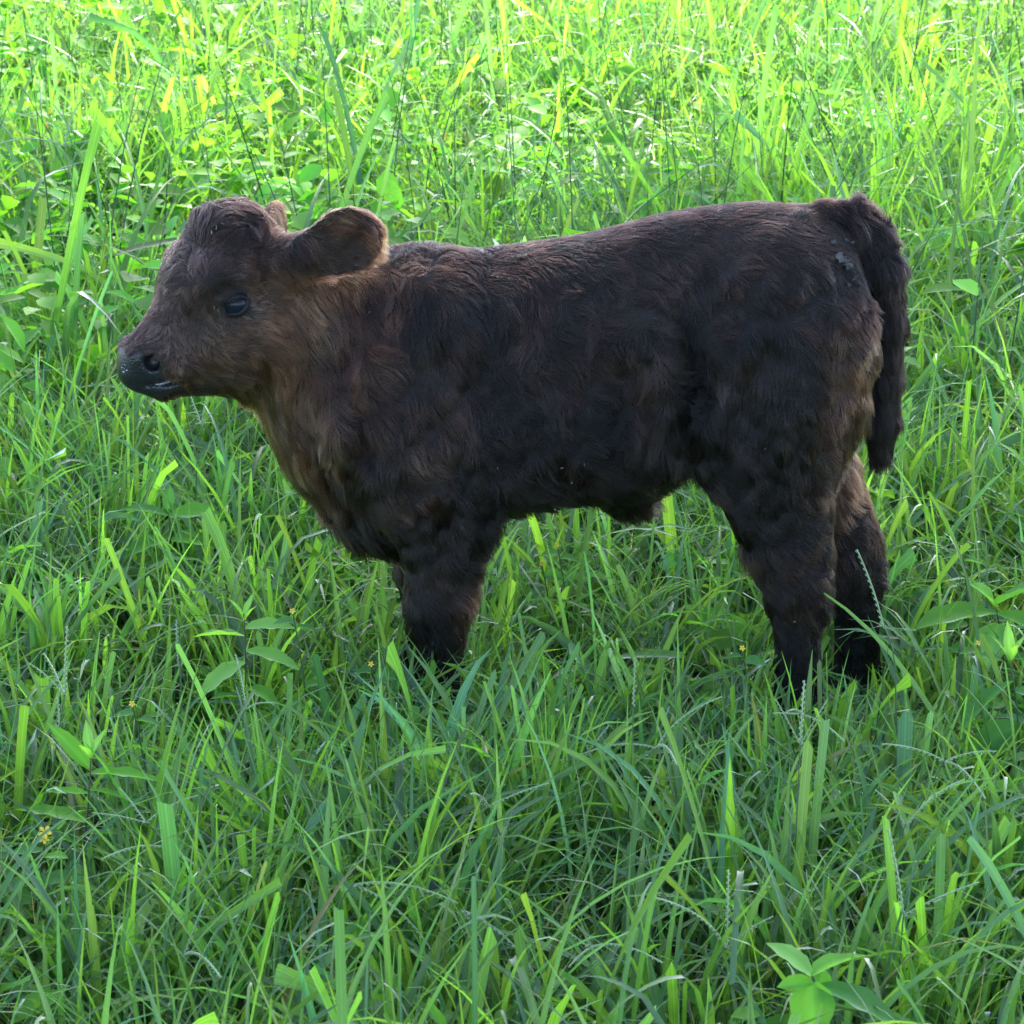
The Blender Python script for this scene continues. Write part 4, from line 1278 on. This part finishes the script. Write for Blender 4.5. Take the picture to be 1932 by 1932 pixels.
W = lambda *a, **k: weed(*a, **k)
b, t = stand(435, 1500, 460, 1158)
W(b, t, [(.97, 60, 62, .030, "lance", 4), (.97, 200, 65, .030, "lance", 4), (.96, 330, 60, .026, "lance", 4), (.92, 10, 5, .052, "oblong", 4), (.88, 178, 8, .052, "oblong", 4), (.80, 350, -8, .058, "oblong", 4), (.74, 200, -25, .060, "oblong", 4),
         (.60, 330, -10, .045, "ovate", 3), (.55, 190, 10, .036, "oblong", 2), (.42, 20, -5, .045, "oblong", 4), (.38, 160, 5, .030, "oblong", 2), (.22, 340, 0, .05, "oblong", 4)],
  "slender weed with paired pale leaves standing before the calf's chest", stem_tint=(.085, .085, .055))
b, t = stand(110, 1790, 172, 1420)
W(b, t, [(.98, 110, 60, .035, "lance", 4), (.98, 20, 65, .030, "lance", 4), (.97, 250, 55, .030, "lance", 4), (.92, 150, 42, .060, "lance", 1), (.90, 352, 5, .068, "lance", 1), (.82, 340, 0, .062, "lance", 0), (.80, 190, 15, .040, "lance", 1),
         (.66, 165, 12, .070, "lance", 0), (.60, 350, 10, .055, "lance", 0), (.50, 10, -10, .05, "lance", 2), (.36, 200, 0, .05, "lance", 0)],
  "narrow leaved weed with reddish stem at the lower left", stem_tint=(.11, .075, .065))
b, t = stand(10, 1880, 86, 1572)
W(b, t, [(.9, 200, 10, .03, "oblong", 2), (.86, 330, 20, .028, "oblong", 3), (.7, 20, 10, .04, "oblong", 2), (.6, 190, 20, .045, "oblong", 2), (.45, 340, 10, .05, "oblong", 4), (.3, 170, 5, .05, "oblong", 2)],
  "dark stemmed weed with a small yellow flower in the bottom left corner", stem_tint=(.07, .05, .04), flower=[(1.0, .008), (.96, .006)])
b, t = stand(1885, 1400, 1878, 1140)
W(b, t, [(.99, 330, 40, .062, "ovate", 2), (.98, 200, 50, .045, "ovate", 3), (.93, 200, 6, .098, "oblong", 0), (.93, 345, -18, .105, "oblong", 0), (.86, 250, -15, .075, "oblong", 4), (.70, 180, 0, .06, "oblong", 2), (.6, 10, 0, .05, "oblong", 2)],
  "bushy weed with the broadest leaves at the right edge behind the calf's hocks")
b, t = stand(1912, 1560, 1905, 1240)
W(b, t, [(.98, 100, 70, .040, "lance", 4), (.98, 30, 60, .036, "lance", 4), (.97, 170, 62, .034, "lance", 4), (.98, 280, 60, .030, "lance", 4), (.86, 200, -30, .075, "oblong", 2), (.80, 340, 0, .06, "oblong", 2), (.62, 215, -20, .07, "oblong", 2), (.5, 190, 10, .05, "oblong", 0)],
  "grey-green weed with a finger-like leaf tuft on the right edge", stem_tint=(.08, .12, .06))
b, t = stand(1640, 2230, 1532, 1842)
W(b, t, [(1.0, 18, 24, .062, "ovate", 3), (.99, 148, 34, .062, "oblong", 4), (.98, 262, -58, .070, "ovate", 3), (.97, 185, 0, .040, "oblong", 3), (.95, 340, -12, .10, "oblong", 2), (.9, 80, 40, .035, "ovate", 3), (.7, 310, -10, .05, "oblong", 2)],
  "bright weed with a whorl of egg-shaped leaves at the bottom right", stem_r=.0030, grow=.95)
b, t = stand(630, 1200, 612, 1048)
W(b, t, [(.98, 60, 65, .030, "ovate", 3), (.97, 185, 6, .040, "ovate", 2), (.97, 330, 5, .045, "oblong", 2), (.9, 220, -10, .045, "ovate", 2), (.7, 10, 10, .04, "oblong", 0), (.55, 180, 10, .04, "oblong", 0)],
  "small weed with pale ribbed leaves under the calf's brisket")
b, t = stand(1030, 1420, 1003, 1262)
W(b, t, [(.97, 160, 15, .045, "lance", 4), (.97, 20, 25, .030, "lance", 4), (.96, 80, 60, .025, "lance", 4), (.8, 330, -20, .045, "lance", 1), (.6, 200, -10, .04, "oblong", 2)],
  "low weed with narrow tips beside the calf's front hoof")
b, t = stand(300, 1230, 318, 960)
W(b, t, [(.98, 90, 70, .03, "oblong", 2), (.95, 190, 20, .055, "oblong", 2), (.95, 345, 15, .06, "oblong", 0), (.8, 210, -5, .06, "oblong", 0), (.78, 10, -5, .06, "ovate", 0), (.6, 180, 0, .05, "ovate", 2), (.5, 350, 0, .05, "ovate", 2)],
  "leafy weed in the grass below the calf's muzzle")
b, t = stand(25, 1250, 20, 1040)
W(b, t, [(.98, 330, 30, .05, "ovate", 3), (.95, 190, 10, .06, "ovate", 0), (.9, 20, 0, .06, "ovate", 2), (.75, 320, -10, .06, "ovate", 2), (.6, 180, 0, .06, "ovate", 2)],
  "weed with roundish leaves at the left edge level with the calf's knees")
b, t = stand(200, 780, 172, 682)
W(b, t, [(.98, 185, 8, .05, "oblong", 4), (.95, 350, 20, .025, "ovate", 3), (.8, 200, 0, .05, "oblong", 0), (.7, 10, 5, .05, "oblong", 0)],
  "light leaf shoot just left of the calf's nose")
b, t = stand(1555, 420, 1540, 165)
W(b, t, [(.98, 200, 20, .07, "ovate", 2), (.95, 330, 10, .065, "ovate", 2), (.88, 170, 0, .07, "ovate", 0), (.85, 20, 5, .07, "ovate", 2), (.7, 340, 0, .07, "ovate", 2), (.65, 190, -5, .07, "ovate", 0), (.5, 10, 0, .07, "ovate", 2), (.45, 210, 0, .06, "ovate", 2)],
  "dark bushy weed standing above the calf's rump in the far grass", stem_r=.003)
b, t = stand(455, 330, 452, 190)
W(b, t, [(.99, 270, -70, .09, "ovate", 0), (.97, 160, 10, .07, "ovate", 3), (.95, 350, 0, .07, "ovate", 3), (.8, 200, 0, .07, "ovate", 3), (.6, 0, 0, .07, "ovate", 3)],
  "weed with a hanging heart-shaped leaf in the far grass above the forehead", stem_r=.003)
# scattered broad-leaved weeds among the grass: the far ones share a label, nothing tells them apart
spots = [(70, 300), (160, 330), (250, 300), (330, 260), (300, 390), (420, 330), (520, 340), (570, 370), (620, 300), (690, 330), (760, 250), (840, 330), (860, 420), (930, 370), (1010, 330), (640, 230), (540, 250),
         (130, 230), (220, 180), (350, 170), (60, 480), (130, 560), (220, 470), (90, 660), (1060, 400), (1440, 330), (1660, 330), (1750, 280), (1850, 330), (1800, 520), (1880, 620), (1790, 430), (700, 120), (930, 150), (1150, 220), (1290, 290), (1250, 120), (1700, 160)]
FLOWERED = {i for i in range(len(spots)) if i % 4 == 0}
ORD = ["nearest", "second nearest", "third nearest", "fourth nearest", "fifth nearest", "sixth nearest", "seventh nearest", "eighth nearest", "ninth nearest", "tenth nearest"]


def places(pts, cols):
    """For each (px, py) the words for its column and its rank from the viewer in that column: cols = [(px limit, words)]."""
    col = [next(w for lim, w in cols if px < lim) for px, py in pts]
    out = []
    for (px, py), c in zip(pts, col):
        mates = sorted([p for p, c2 in zip(pts, col) if c2 == c], key=lambda p: -p[1])
        out.append((c, ORD[mates.index((px, py))] if len(mates) > 1 else "only one"))
    return out


BACKCOLS = [(150, "along the left edge"), (300, "above the muzzle"), (480, "above the calf's forehead"), (640, "above the calf's ears"), (900, "above the withers"), (1250, "above the calf's back"), (1600, "above the hips"), (1800, "above the tail"), (9999, "along the right edge")]
_pl = {}
for _set in (FLOWERED, set(range(len(spots))) - FLOWERED):
    _k = sorted(_set)
    for _i, _w in zip(_k, places([spots[q] for q in _k], BACKCOLS)): _pl[_i] = _w
for i, (px, py) in enumerate(spots):
    g = ground_at(px, py + 60)
    h = r_w.uniform(.20, .34)
    top = g + np.array([r_w.normal() * .03, r_w.normal() * .03, h])
    lv = []
    for q in range(9):
        u = .98 - q * .095
        lv.append((u, (q * 137) % 360 + r_w.normal() * 15, r_w.uniform(-15, 25), r_w.uniform(.045, .075) * (1 if q else .6), "ovate" if i % 3 else "oblong", int(r_w.integers(0, 4))))
    fl = [(1.02, .010)] if i % 4 == 0 else None
    W(g, top, lv, ("yellow-flowered broad-leaved weed, %s %s" if fl else "flowerless broad-leaved weed, %s %s") % (_pl[i][1], _pl[i][0]), group="flowering weeds behind the calf" if fl else "weeds behind the calf", flower=fl, grow=1.15)
FLW = ["just behind the calf's front leg", "left of the front leg, beside the paired-leaf weed", "at the foot of the front leg", "under the belly, the taller of two", "under the belly, the lower of two", "just left of the hind leg",
       "right of the hind legs, level with the hocks", "right of the hind legs, low by the broad-leaved weed", "in the open grass midway between front and hind legs", "on the left, below the chest-high weeds"]
for i, (px, py) in enumerate([(905, 1072), (552, 1155), (700, 1255), (1052, 1030), (1022, 1065), (1400, 1225), (1815, 1035), (1845, 1215), (1205, 1300), (250, 1330)]):
    p = at(px, py, .16 if py < 1100 else -.2 if px > 300 else -.5)
    W((p[0] + .01, p[1], 0), p, [(.95, 190, 5, .028, "ovate", 2), (.92, 350, 0, .032, "ovate", 2), (.6, 30, 0, .04, "ovate", 0), (.5, 200, 0, .04, "ovate", 0)],
      "tiny yellow flower " + FLW[i], group="small yellow flowered weeds", flower=[(1.0, .0042)], grow=1.0)

# leaves of the ground cover, uncountable
r = np.random.default_rng(55)
def ground_cover(r, dens, d0, d1, marg, hmax, patchy=False):
    c = region_points(r, dens, d0, d1, marg)
    c = c[(patch2(c * 1.3 + 5) > -.6)]
    if patchy: c = c[r.random(len(c)) < np.clip(.55 - c[:, 0] * .55 + .25 * patch(c * 1.5), .12, 1)]
    k = r.integers(4, 9, len(c)); idc = np.repeat(np.arange(len(c)), k); n = len(idc)
    pos = c[idc].copy(); pos[:, :2] += r.normal(size=(n, 2)) * .035
    pos[:, 2] = np.minimum(hmax * r.uniform(.1, 1, n) ** (.7 if patchy else 1), limit(pos) * (.95 if patchy else .75))
    return pos
gp = np.concatenate([ground_cover(r, 26, 2.4, 4.9, .4, .15), ground_cover(r, 190, 4.6, 8.0, .3, .34, True), ground_cover(r, 120, 8.0, 12.5, .4, .42, True)])
n = len(gp)
v0, f0 = LEAF["oblong"]
v0 = v0[[i * 5 + c for i in (0, 2, 4, 6) for c in (0, 2, 4)]]
f0 = np.array([[i * 3 + c, i * 3 + c + 1, i * 3 + c + 4, i * 3 + c + 3] for i in range(3) for c in range(2)])
sz = r.uniform(.030, .072, n) * np.where(gp[:, 1] > .6, 1.15, .9); az = r.uniform(0, 6.283, n); ti = r.normal(size=n) * .4 + .1; ro = r.normal(size=n) * .3
x, y, z = [np.tile(v0[:, k], (n, 1)) * sz[:, None] for k in range(3)]
y = y * r.uniform(.9, 1.5, (n, 1))
y2 = y * np.cos(ro)[:, None] - z * np.sin(ro)[:, None]; z = y * np.sin(ro)[:, None] + z * np.cos(ro)[:, None]; y = y2
x2 = x * np.cos(ti)[:, None] - z * np.sin(ti)[:, None]; z = x * np.sin(ti)[:, None] + z * np.cos(ti)[:, None]; x = x2
X = x * np.cos(az)[:, None] - y * np.sin(az)[:, None] + gp[:, 0:1]; Y = x * np.sin(az)[:, None] + y * np.cos(az)[:, None] + gp[:, 1:2]; Z = np.maximum(z + gp[:, 2:3], .006)
V = np.stack([X, Y, Z], 2).reshape(-1, 3)
F = (f0[None] + (np.arange(n) * len(v0))[:, None, None]).reshape(-1)
tn = np.array([.048, .125, .020])[None] * np.exp(r.normal(size=(n, 1)) * .25) * np.exp(r.normal(size=(n, 3)) * .08)
tn = np.repeat(tn, len(v0), axis=0)
gc = link("ground_cover", mesh_data("ground_cover", V, F, np.full(n * len(f0), 4), m_broad, attrs={"tint": np.c_[tn, np.ones(len(tn))]}))
tag(gc, "low broad-leaved ground cover growing through the grass", "ground cover", kind="stuff")


# ------------------------------------------------------------------ seed heads
def spike_mesh(name, length, droop, n=26, w=.0023, tint=(.24, .31, .18)):
    """A one-sided spike: a thin axis with two rows of overlapping grains, along +x."""
    V, F, S, o = [], [], [], 0
    t = np.linspace(0, 1, 12)
    pts = np.c_[t * length, np.zeros(12), -droop * length * t ** 2]
    v, f, _ = tube(pts, w * .35, 5); V.append(v); F.append(f.ravel()); S.append(np.full(len(f), 4)); o = len(v)
    g = np.array([[-1, 0, 0], [0, .42, 0], [0, 0, .42], [0, -.42, 0], [0, 0, -.42], [1, 0, 0]])
    gf = [[0, 2, 1], [0, 3, 2], [0, 4, 3], [0, 1, 4], [5, 1, 2], [5, 2, 3], [5, 3, 4], [5, 4, 1]]
    for k in range(n):
        u = (k + .5) / n
        c = np.array([u * length, (w * .6) * (1 if k % 2 else -1), -droop * length * u * u - w * .45])
        ax = np.array([.92, .22 * (1 if k % 2 else -1), -.25 - droop * u])
        ax /= np.linalg.norm(ax); b = np.cross(ax, [0, 0, 1.]); b /= np.linalg.norm(b); c2 = np.cross(ax, b)
        sc = w * 1.25 * (1 - .35 * u)
        v = c + (g[:, :1] * ax + g[:, 1:2] * b + g[:, 2:] * c2) * sc * np.array([1, 1, 1])
        V.append(v); F.append((np.array(gf) + o).ravel()); S.append(np.full(8, 3)); o += 6
    V = np.concatenate(V)
    rr = np.random.default_rng(n)
    tn = np.tile(np.array(tint), (len(V), 1)) * (1 + .12 * rr.normal(size=(len(V), 1)))
    return mesh_data(name, V, np.concatenate(F), np.concatenate(S), m_seed, attrs={"tint": np.c_[tn, np.ones(len(V))]})


spikes = [spike_mesh("seed_spike", .085, .12), spike_mesh("seed_spike", .070, .30, 22), spike_mesh("seed_spike", .110, .45, 34, .0027), spike_mesh("seed_spike", .060, .05, 20, .0018)]


def seed_stalk(path, heads, label, group=None, rad=.0011):
    """path: world points of the stalk; heads: (spike mesh no., azimuth deg, tilt deg, scale) at its tip."""
    path = np.asarray(path, float)
    t = np.linspace(0, len(path) - 1, 14)
    P = np.stack([np.interp(t, np.arange(len(path)), path[:, k]) for k in range(3)], 1)
    for _ in range(3): P[1:-1] = (P[:-2] + 2 * P[1:-1] + P[2:]) / 4
    base = P[0].copy()
    root = empty("seed_stalk", base)
    v, f, tn = tube(P - base, rad * np.linspace(1.2, .7, 14), 5, (.07, .13, .055))
    link("stem", mesh_data("stem", v, f.ravel(), np.full(len(f), 4), m_stem, attrs={"tint": tn}), root)
    for (k, az, tilt, sc) in heads:
        o = link("seed_spike", spikes[k], root)
        o.location = P[-1] - base - np.array([0, 0, .003]); o.rotation_euler = (0, -math.radians(tilt), math.radians(az)); o.scale = (sc, sc, sc)
    tag(root, label, "seed head", group)
    return root


def stalk_px(pts, Y0, heads, label, **k):
    """pts: photograph positions from foot to tip; the foot is put on the ground."""
    w = [at(px, py, Y0 + dy) for px, py, dy in pts]
    w[0] = np.array([w[0][0], w[0][1], 0.0])
    return seed_stalk(w, heads, label, **k)


stalk_px([(560, 1990, 0), (640, 1700, 0), (668, 1664, 0)], -.95, [(2, 2, 12, .95), (2, -5, -18, .95)], "arching seed head with two long pale spikes over the lower middle grass", rad=.0012)
stalk_px([(1010, 2000, 0), (900, 1760, 0), (872, 1712, 0)], -.98, [(2, 0, -22, 1.0), (2, -8, -48, .8)], "drooping seed head with grey-green spikes just right of the arching one", rad=.0012)
stalk_px([(45, 1760, 0), (100, 1450, 0), (122, 1310, 0)], -.55, [(1, 120, 45, 1.0), (0, 80, 82, 1.0), (1, 170, 60, .8)], "tall seed head with an upright green spike at the left side")
stalk_px([(115, 1640, 0), (118, 1500, 0), (115, 1425, 0)], -.5, [(0, 100, 60, .9), (1, 330, -50, 1.2)], "seed head with white tipped twisted spike at the far left")
stalk_px([(1700, 1420, 0), (1690, 1240, 0), (1668, 1180, 0)], -.32, [(0, 150, 74, 1.25), (3, 0, -2, .7)], "seed head leaning across the calf's rear leg")
stalk_px([(1690, 1900, 0), (1700, 1780, 0), (1705, 1722, 0)], -.95, [(0, 110, 70, 1.1), (0, 20, 22, 1.1)], "seed head with two forked spikes at the lower right")
stalk_px([(1490, 1730, 0), (1500, 1610, 0), (1510, 1400, 0)], -.75, [(1, 80, 80, 1.0), (3, 20, 60, 1.), (3, 160, 62, 1.)], "upright seed head with knotted spike below the calf's hind hooves")
stalk_px([(1170, 1620, 0), (1190, 1480, 0), (1195, 1330, 0)], -.6, [(3, 80, 84, 1.0)], "single thin seed spike in the grass below the calf's belly")
stalk_px([(330, 1260, 0), (340, 1180, 0), (333, 1165, 0)], -.35, [(1, 270, -75, .9)], "short drooping seed spike beside the paired-leaf weed")
stalk_px([(505, 900, 0), (478, 640, 0), (474, 588, 0)], 1.0, [(0, 140, 60, 1.), (0, 30, 70, 1.), (3, 90, 80, 1.)], "forked seed head rising behind the calf's face")
stalk_px([(1820, 760, 0), (1850, 560, 0), (1880, 470, 0)], 1.6, [(0, 40, 30, 1.4), (1, 60, 55, 1.2)], "seed head bending over the grass right of the tail")
stalk_px([(360, 1000, 0), (370, 880, 0), (380, 800, 0)], .5, [(0, 120, 50, 1.), (0, 60, 75, 1.), (3, 20, 50, 1.)], "three-pronged seed head under the calf's chin")
rs = np.random.default_rng(19)
_stk = []
for i in range(26):
    d_ = rs.uniform(2.75, 3.5) if i < 14 else rs.uniform(5, 8.5)
    x_ = rs.uniform(-1, 1) * (d_ * HALF - .05); y_ = d_ + CAM_POS[1]
    h = rs.uniform(.17, .27) if i < 14 else rs.uniform(.32, .5)
    a = rs.uniform(0, 6.28); l = rs.uniform(.02, .09)
    _stk.append((966 + x_ / d_ / HALF * 966, -d_))
    hd = [(int(rs.integers(0, 4)), a * 57.3 + q * 120 + rs.normal() * 30, rs.uniform(10, 70), rs.uniform(.75, 1.1)) for q in range(int(rs.integers(2, 4)))]
    _o = seed_stalk([(x_, y_, 0), (x_ + l * .3 * math.cos(a), y_ + l * .3 * math.sin(a), h * .6), (x_ + l * math.cos(a), y_ + l * math.sin(a), h)], hd,
               "thin seed head with short spikes in the foreground grass" if i < 14 else "thin seed head standing in the grass behind the calf",
               group="seed heads in the foreground" if i < 14 else "seed heads behind the calf")
    _stk[-1] = (_stk[-1], _o)

FRONTCOLS = [(300, "on the far left"), (650, "below the calf's head"), (950, "below the front legs"), (1300, "below the belly"), (1650, "below the hind legs"), (9999, "on the far right")]
for _part, _cols, _w in ((_stk[:14], FRONTCOLS, "thin forked seed head in the foreground, %s %s"), (_stk[14:], BACKCOLS, "thin forked seed head in the far grass, %s %s")):
    for (c_, rk), (_p, _o) in zip(places([p for p, o in _part], _cols), _part): _o["label"] = _w % (rk, c_)

# ------------------------------------------------------------------ unseen tree, added and shaped to put the calf in shade
m_bark = plain("tree_bark", (.10, .075, .055), .9)
m_crown = leaf_mat("tree_leaf", (1.2, 1.5, .6), rough=.45, stripes=False)
rt = np.random.default_rng(91)
tree = empty("added_shade_tree", (5.6, 7.6, 0))
T0 = np.array([5.6, 7.6, 0])
CROWN = (np.array([1.6, 6.8, 11.5]), np.array([6.0, 3.9, 2.6]))
V, F, o = [], [], 0
def limb(pts, rads):
    global o
    v, f, _ = tube(np.array(pts) - T0, rads, 10); V.append(v); F.append(f + o); o += len(v)
limb([(5.6, 7.6, -.1), (5.55, 7.6, 1.0), (5.4, 7.5, 3.5), (4.9, 7.4, 6.5), (4.0, 7.3, 9.6)], [.48, .36, .30, .24, .17])
for k in range(16):
    a = rt.uniform(0, 6.28); e = CROWN[0] + CROWN[1] * np.array([math.cos(a) * .8, math.sin(a) * .8, rt.uniform(-.5, .6)])
    s0 = np.array([(4.9, 7.4, 6.5), (4.0, 7.3, 9.6), (4.4, 7.35, 8.2)][k % 3]); m_ = (s0 + e) / 2 + np.array([0, 0, .5])
    limb([s0, s0 * .6 + m_ * .4, m_, e], [.10, .085, .06, .015])
F = np.concatenate(F)
link("trunk", mesh_data("trunk", np.concatenate(V), F.ravel(), np.full(len(F), 4), m_bark), tree)
NL = 38000
u = rt.normal(size=(NL, 3)); u /= np.linalg.norm(u, axis=1)[:, None]
rad_ = rt.random(NL) ** .38
c = CROWN[0] + CROWN[1] * u * rad_[:, None] * (1 + .16 * Waves(44, .35)(u * 4))[:, None]
l = rt.uniform(.14, .26, NL)
ax = rt.normal(size=(NL, 3)); ax /= np.linalg.norm(ax, axis=1)[:, None]
bx = np.cross(ax, rt.normal(size=(NL, 3))); bx /= np.linalg.norm(bx, axis=1)[:, None]
V = np.stack([c - ax * l[:, None] * .5, c + bx * l[:, None] * .22, c + ax * l[:, None] * .5, c - bx * l[:, None] * .22], 1).reshape(-1, 3) - T0
tn = np.array([.045, .105, .022])[None] * np.exp(rt.normal(size=(NL, 1)) * .25)
crown = link("crown", mesh_data("crown", V, np.arange(NL * 4), np.full(NL, 4), m_crown, attrs={"tint": np.c_[np.repeat(tn, 4, 0), np.ones(NL * 4)]}), tree)
tag(tree, "unseen spreading tree added to cast shade on the grass around the calf", "tree")
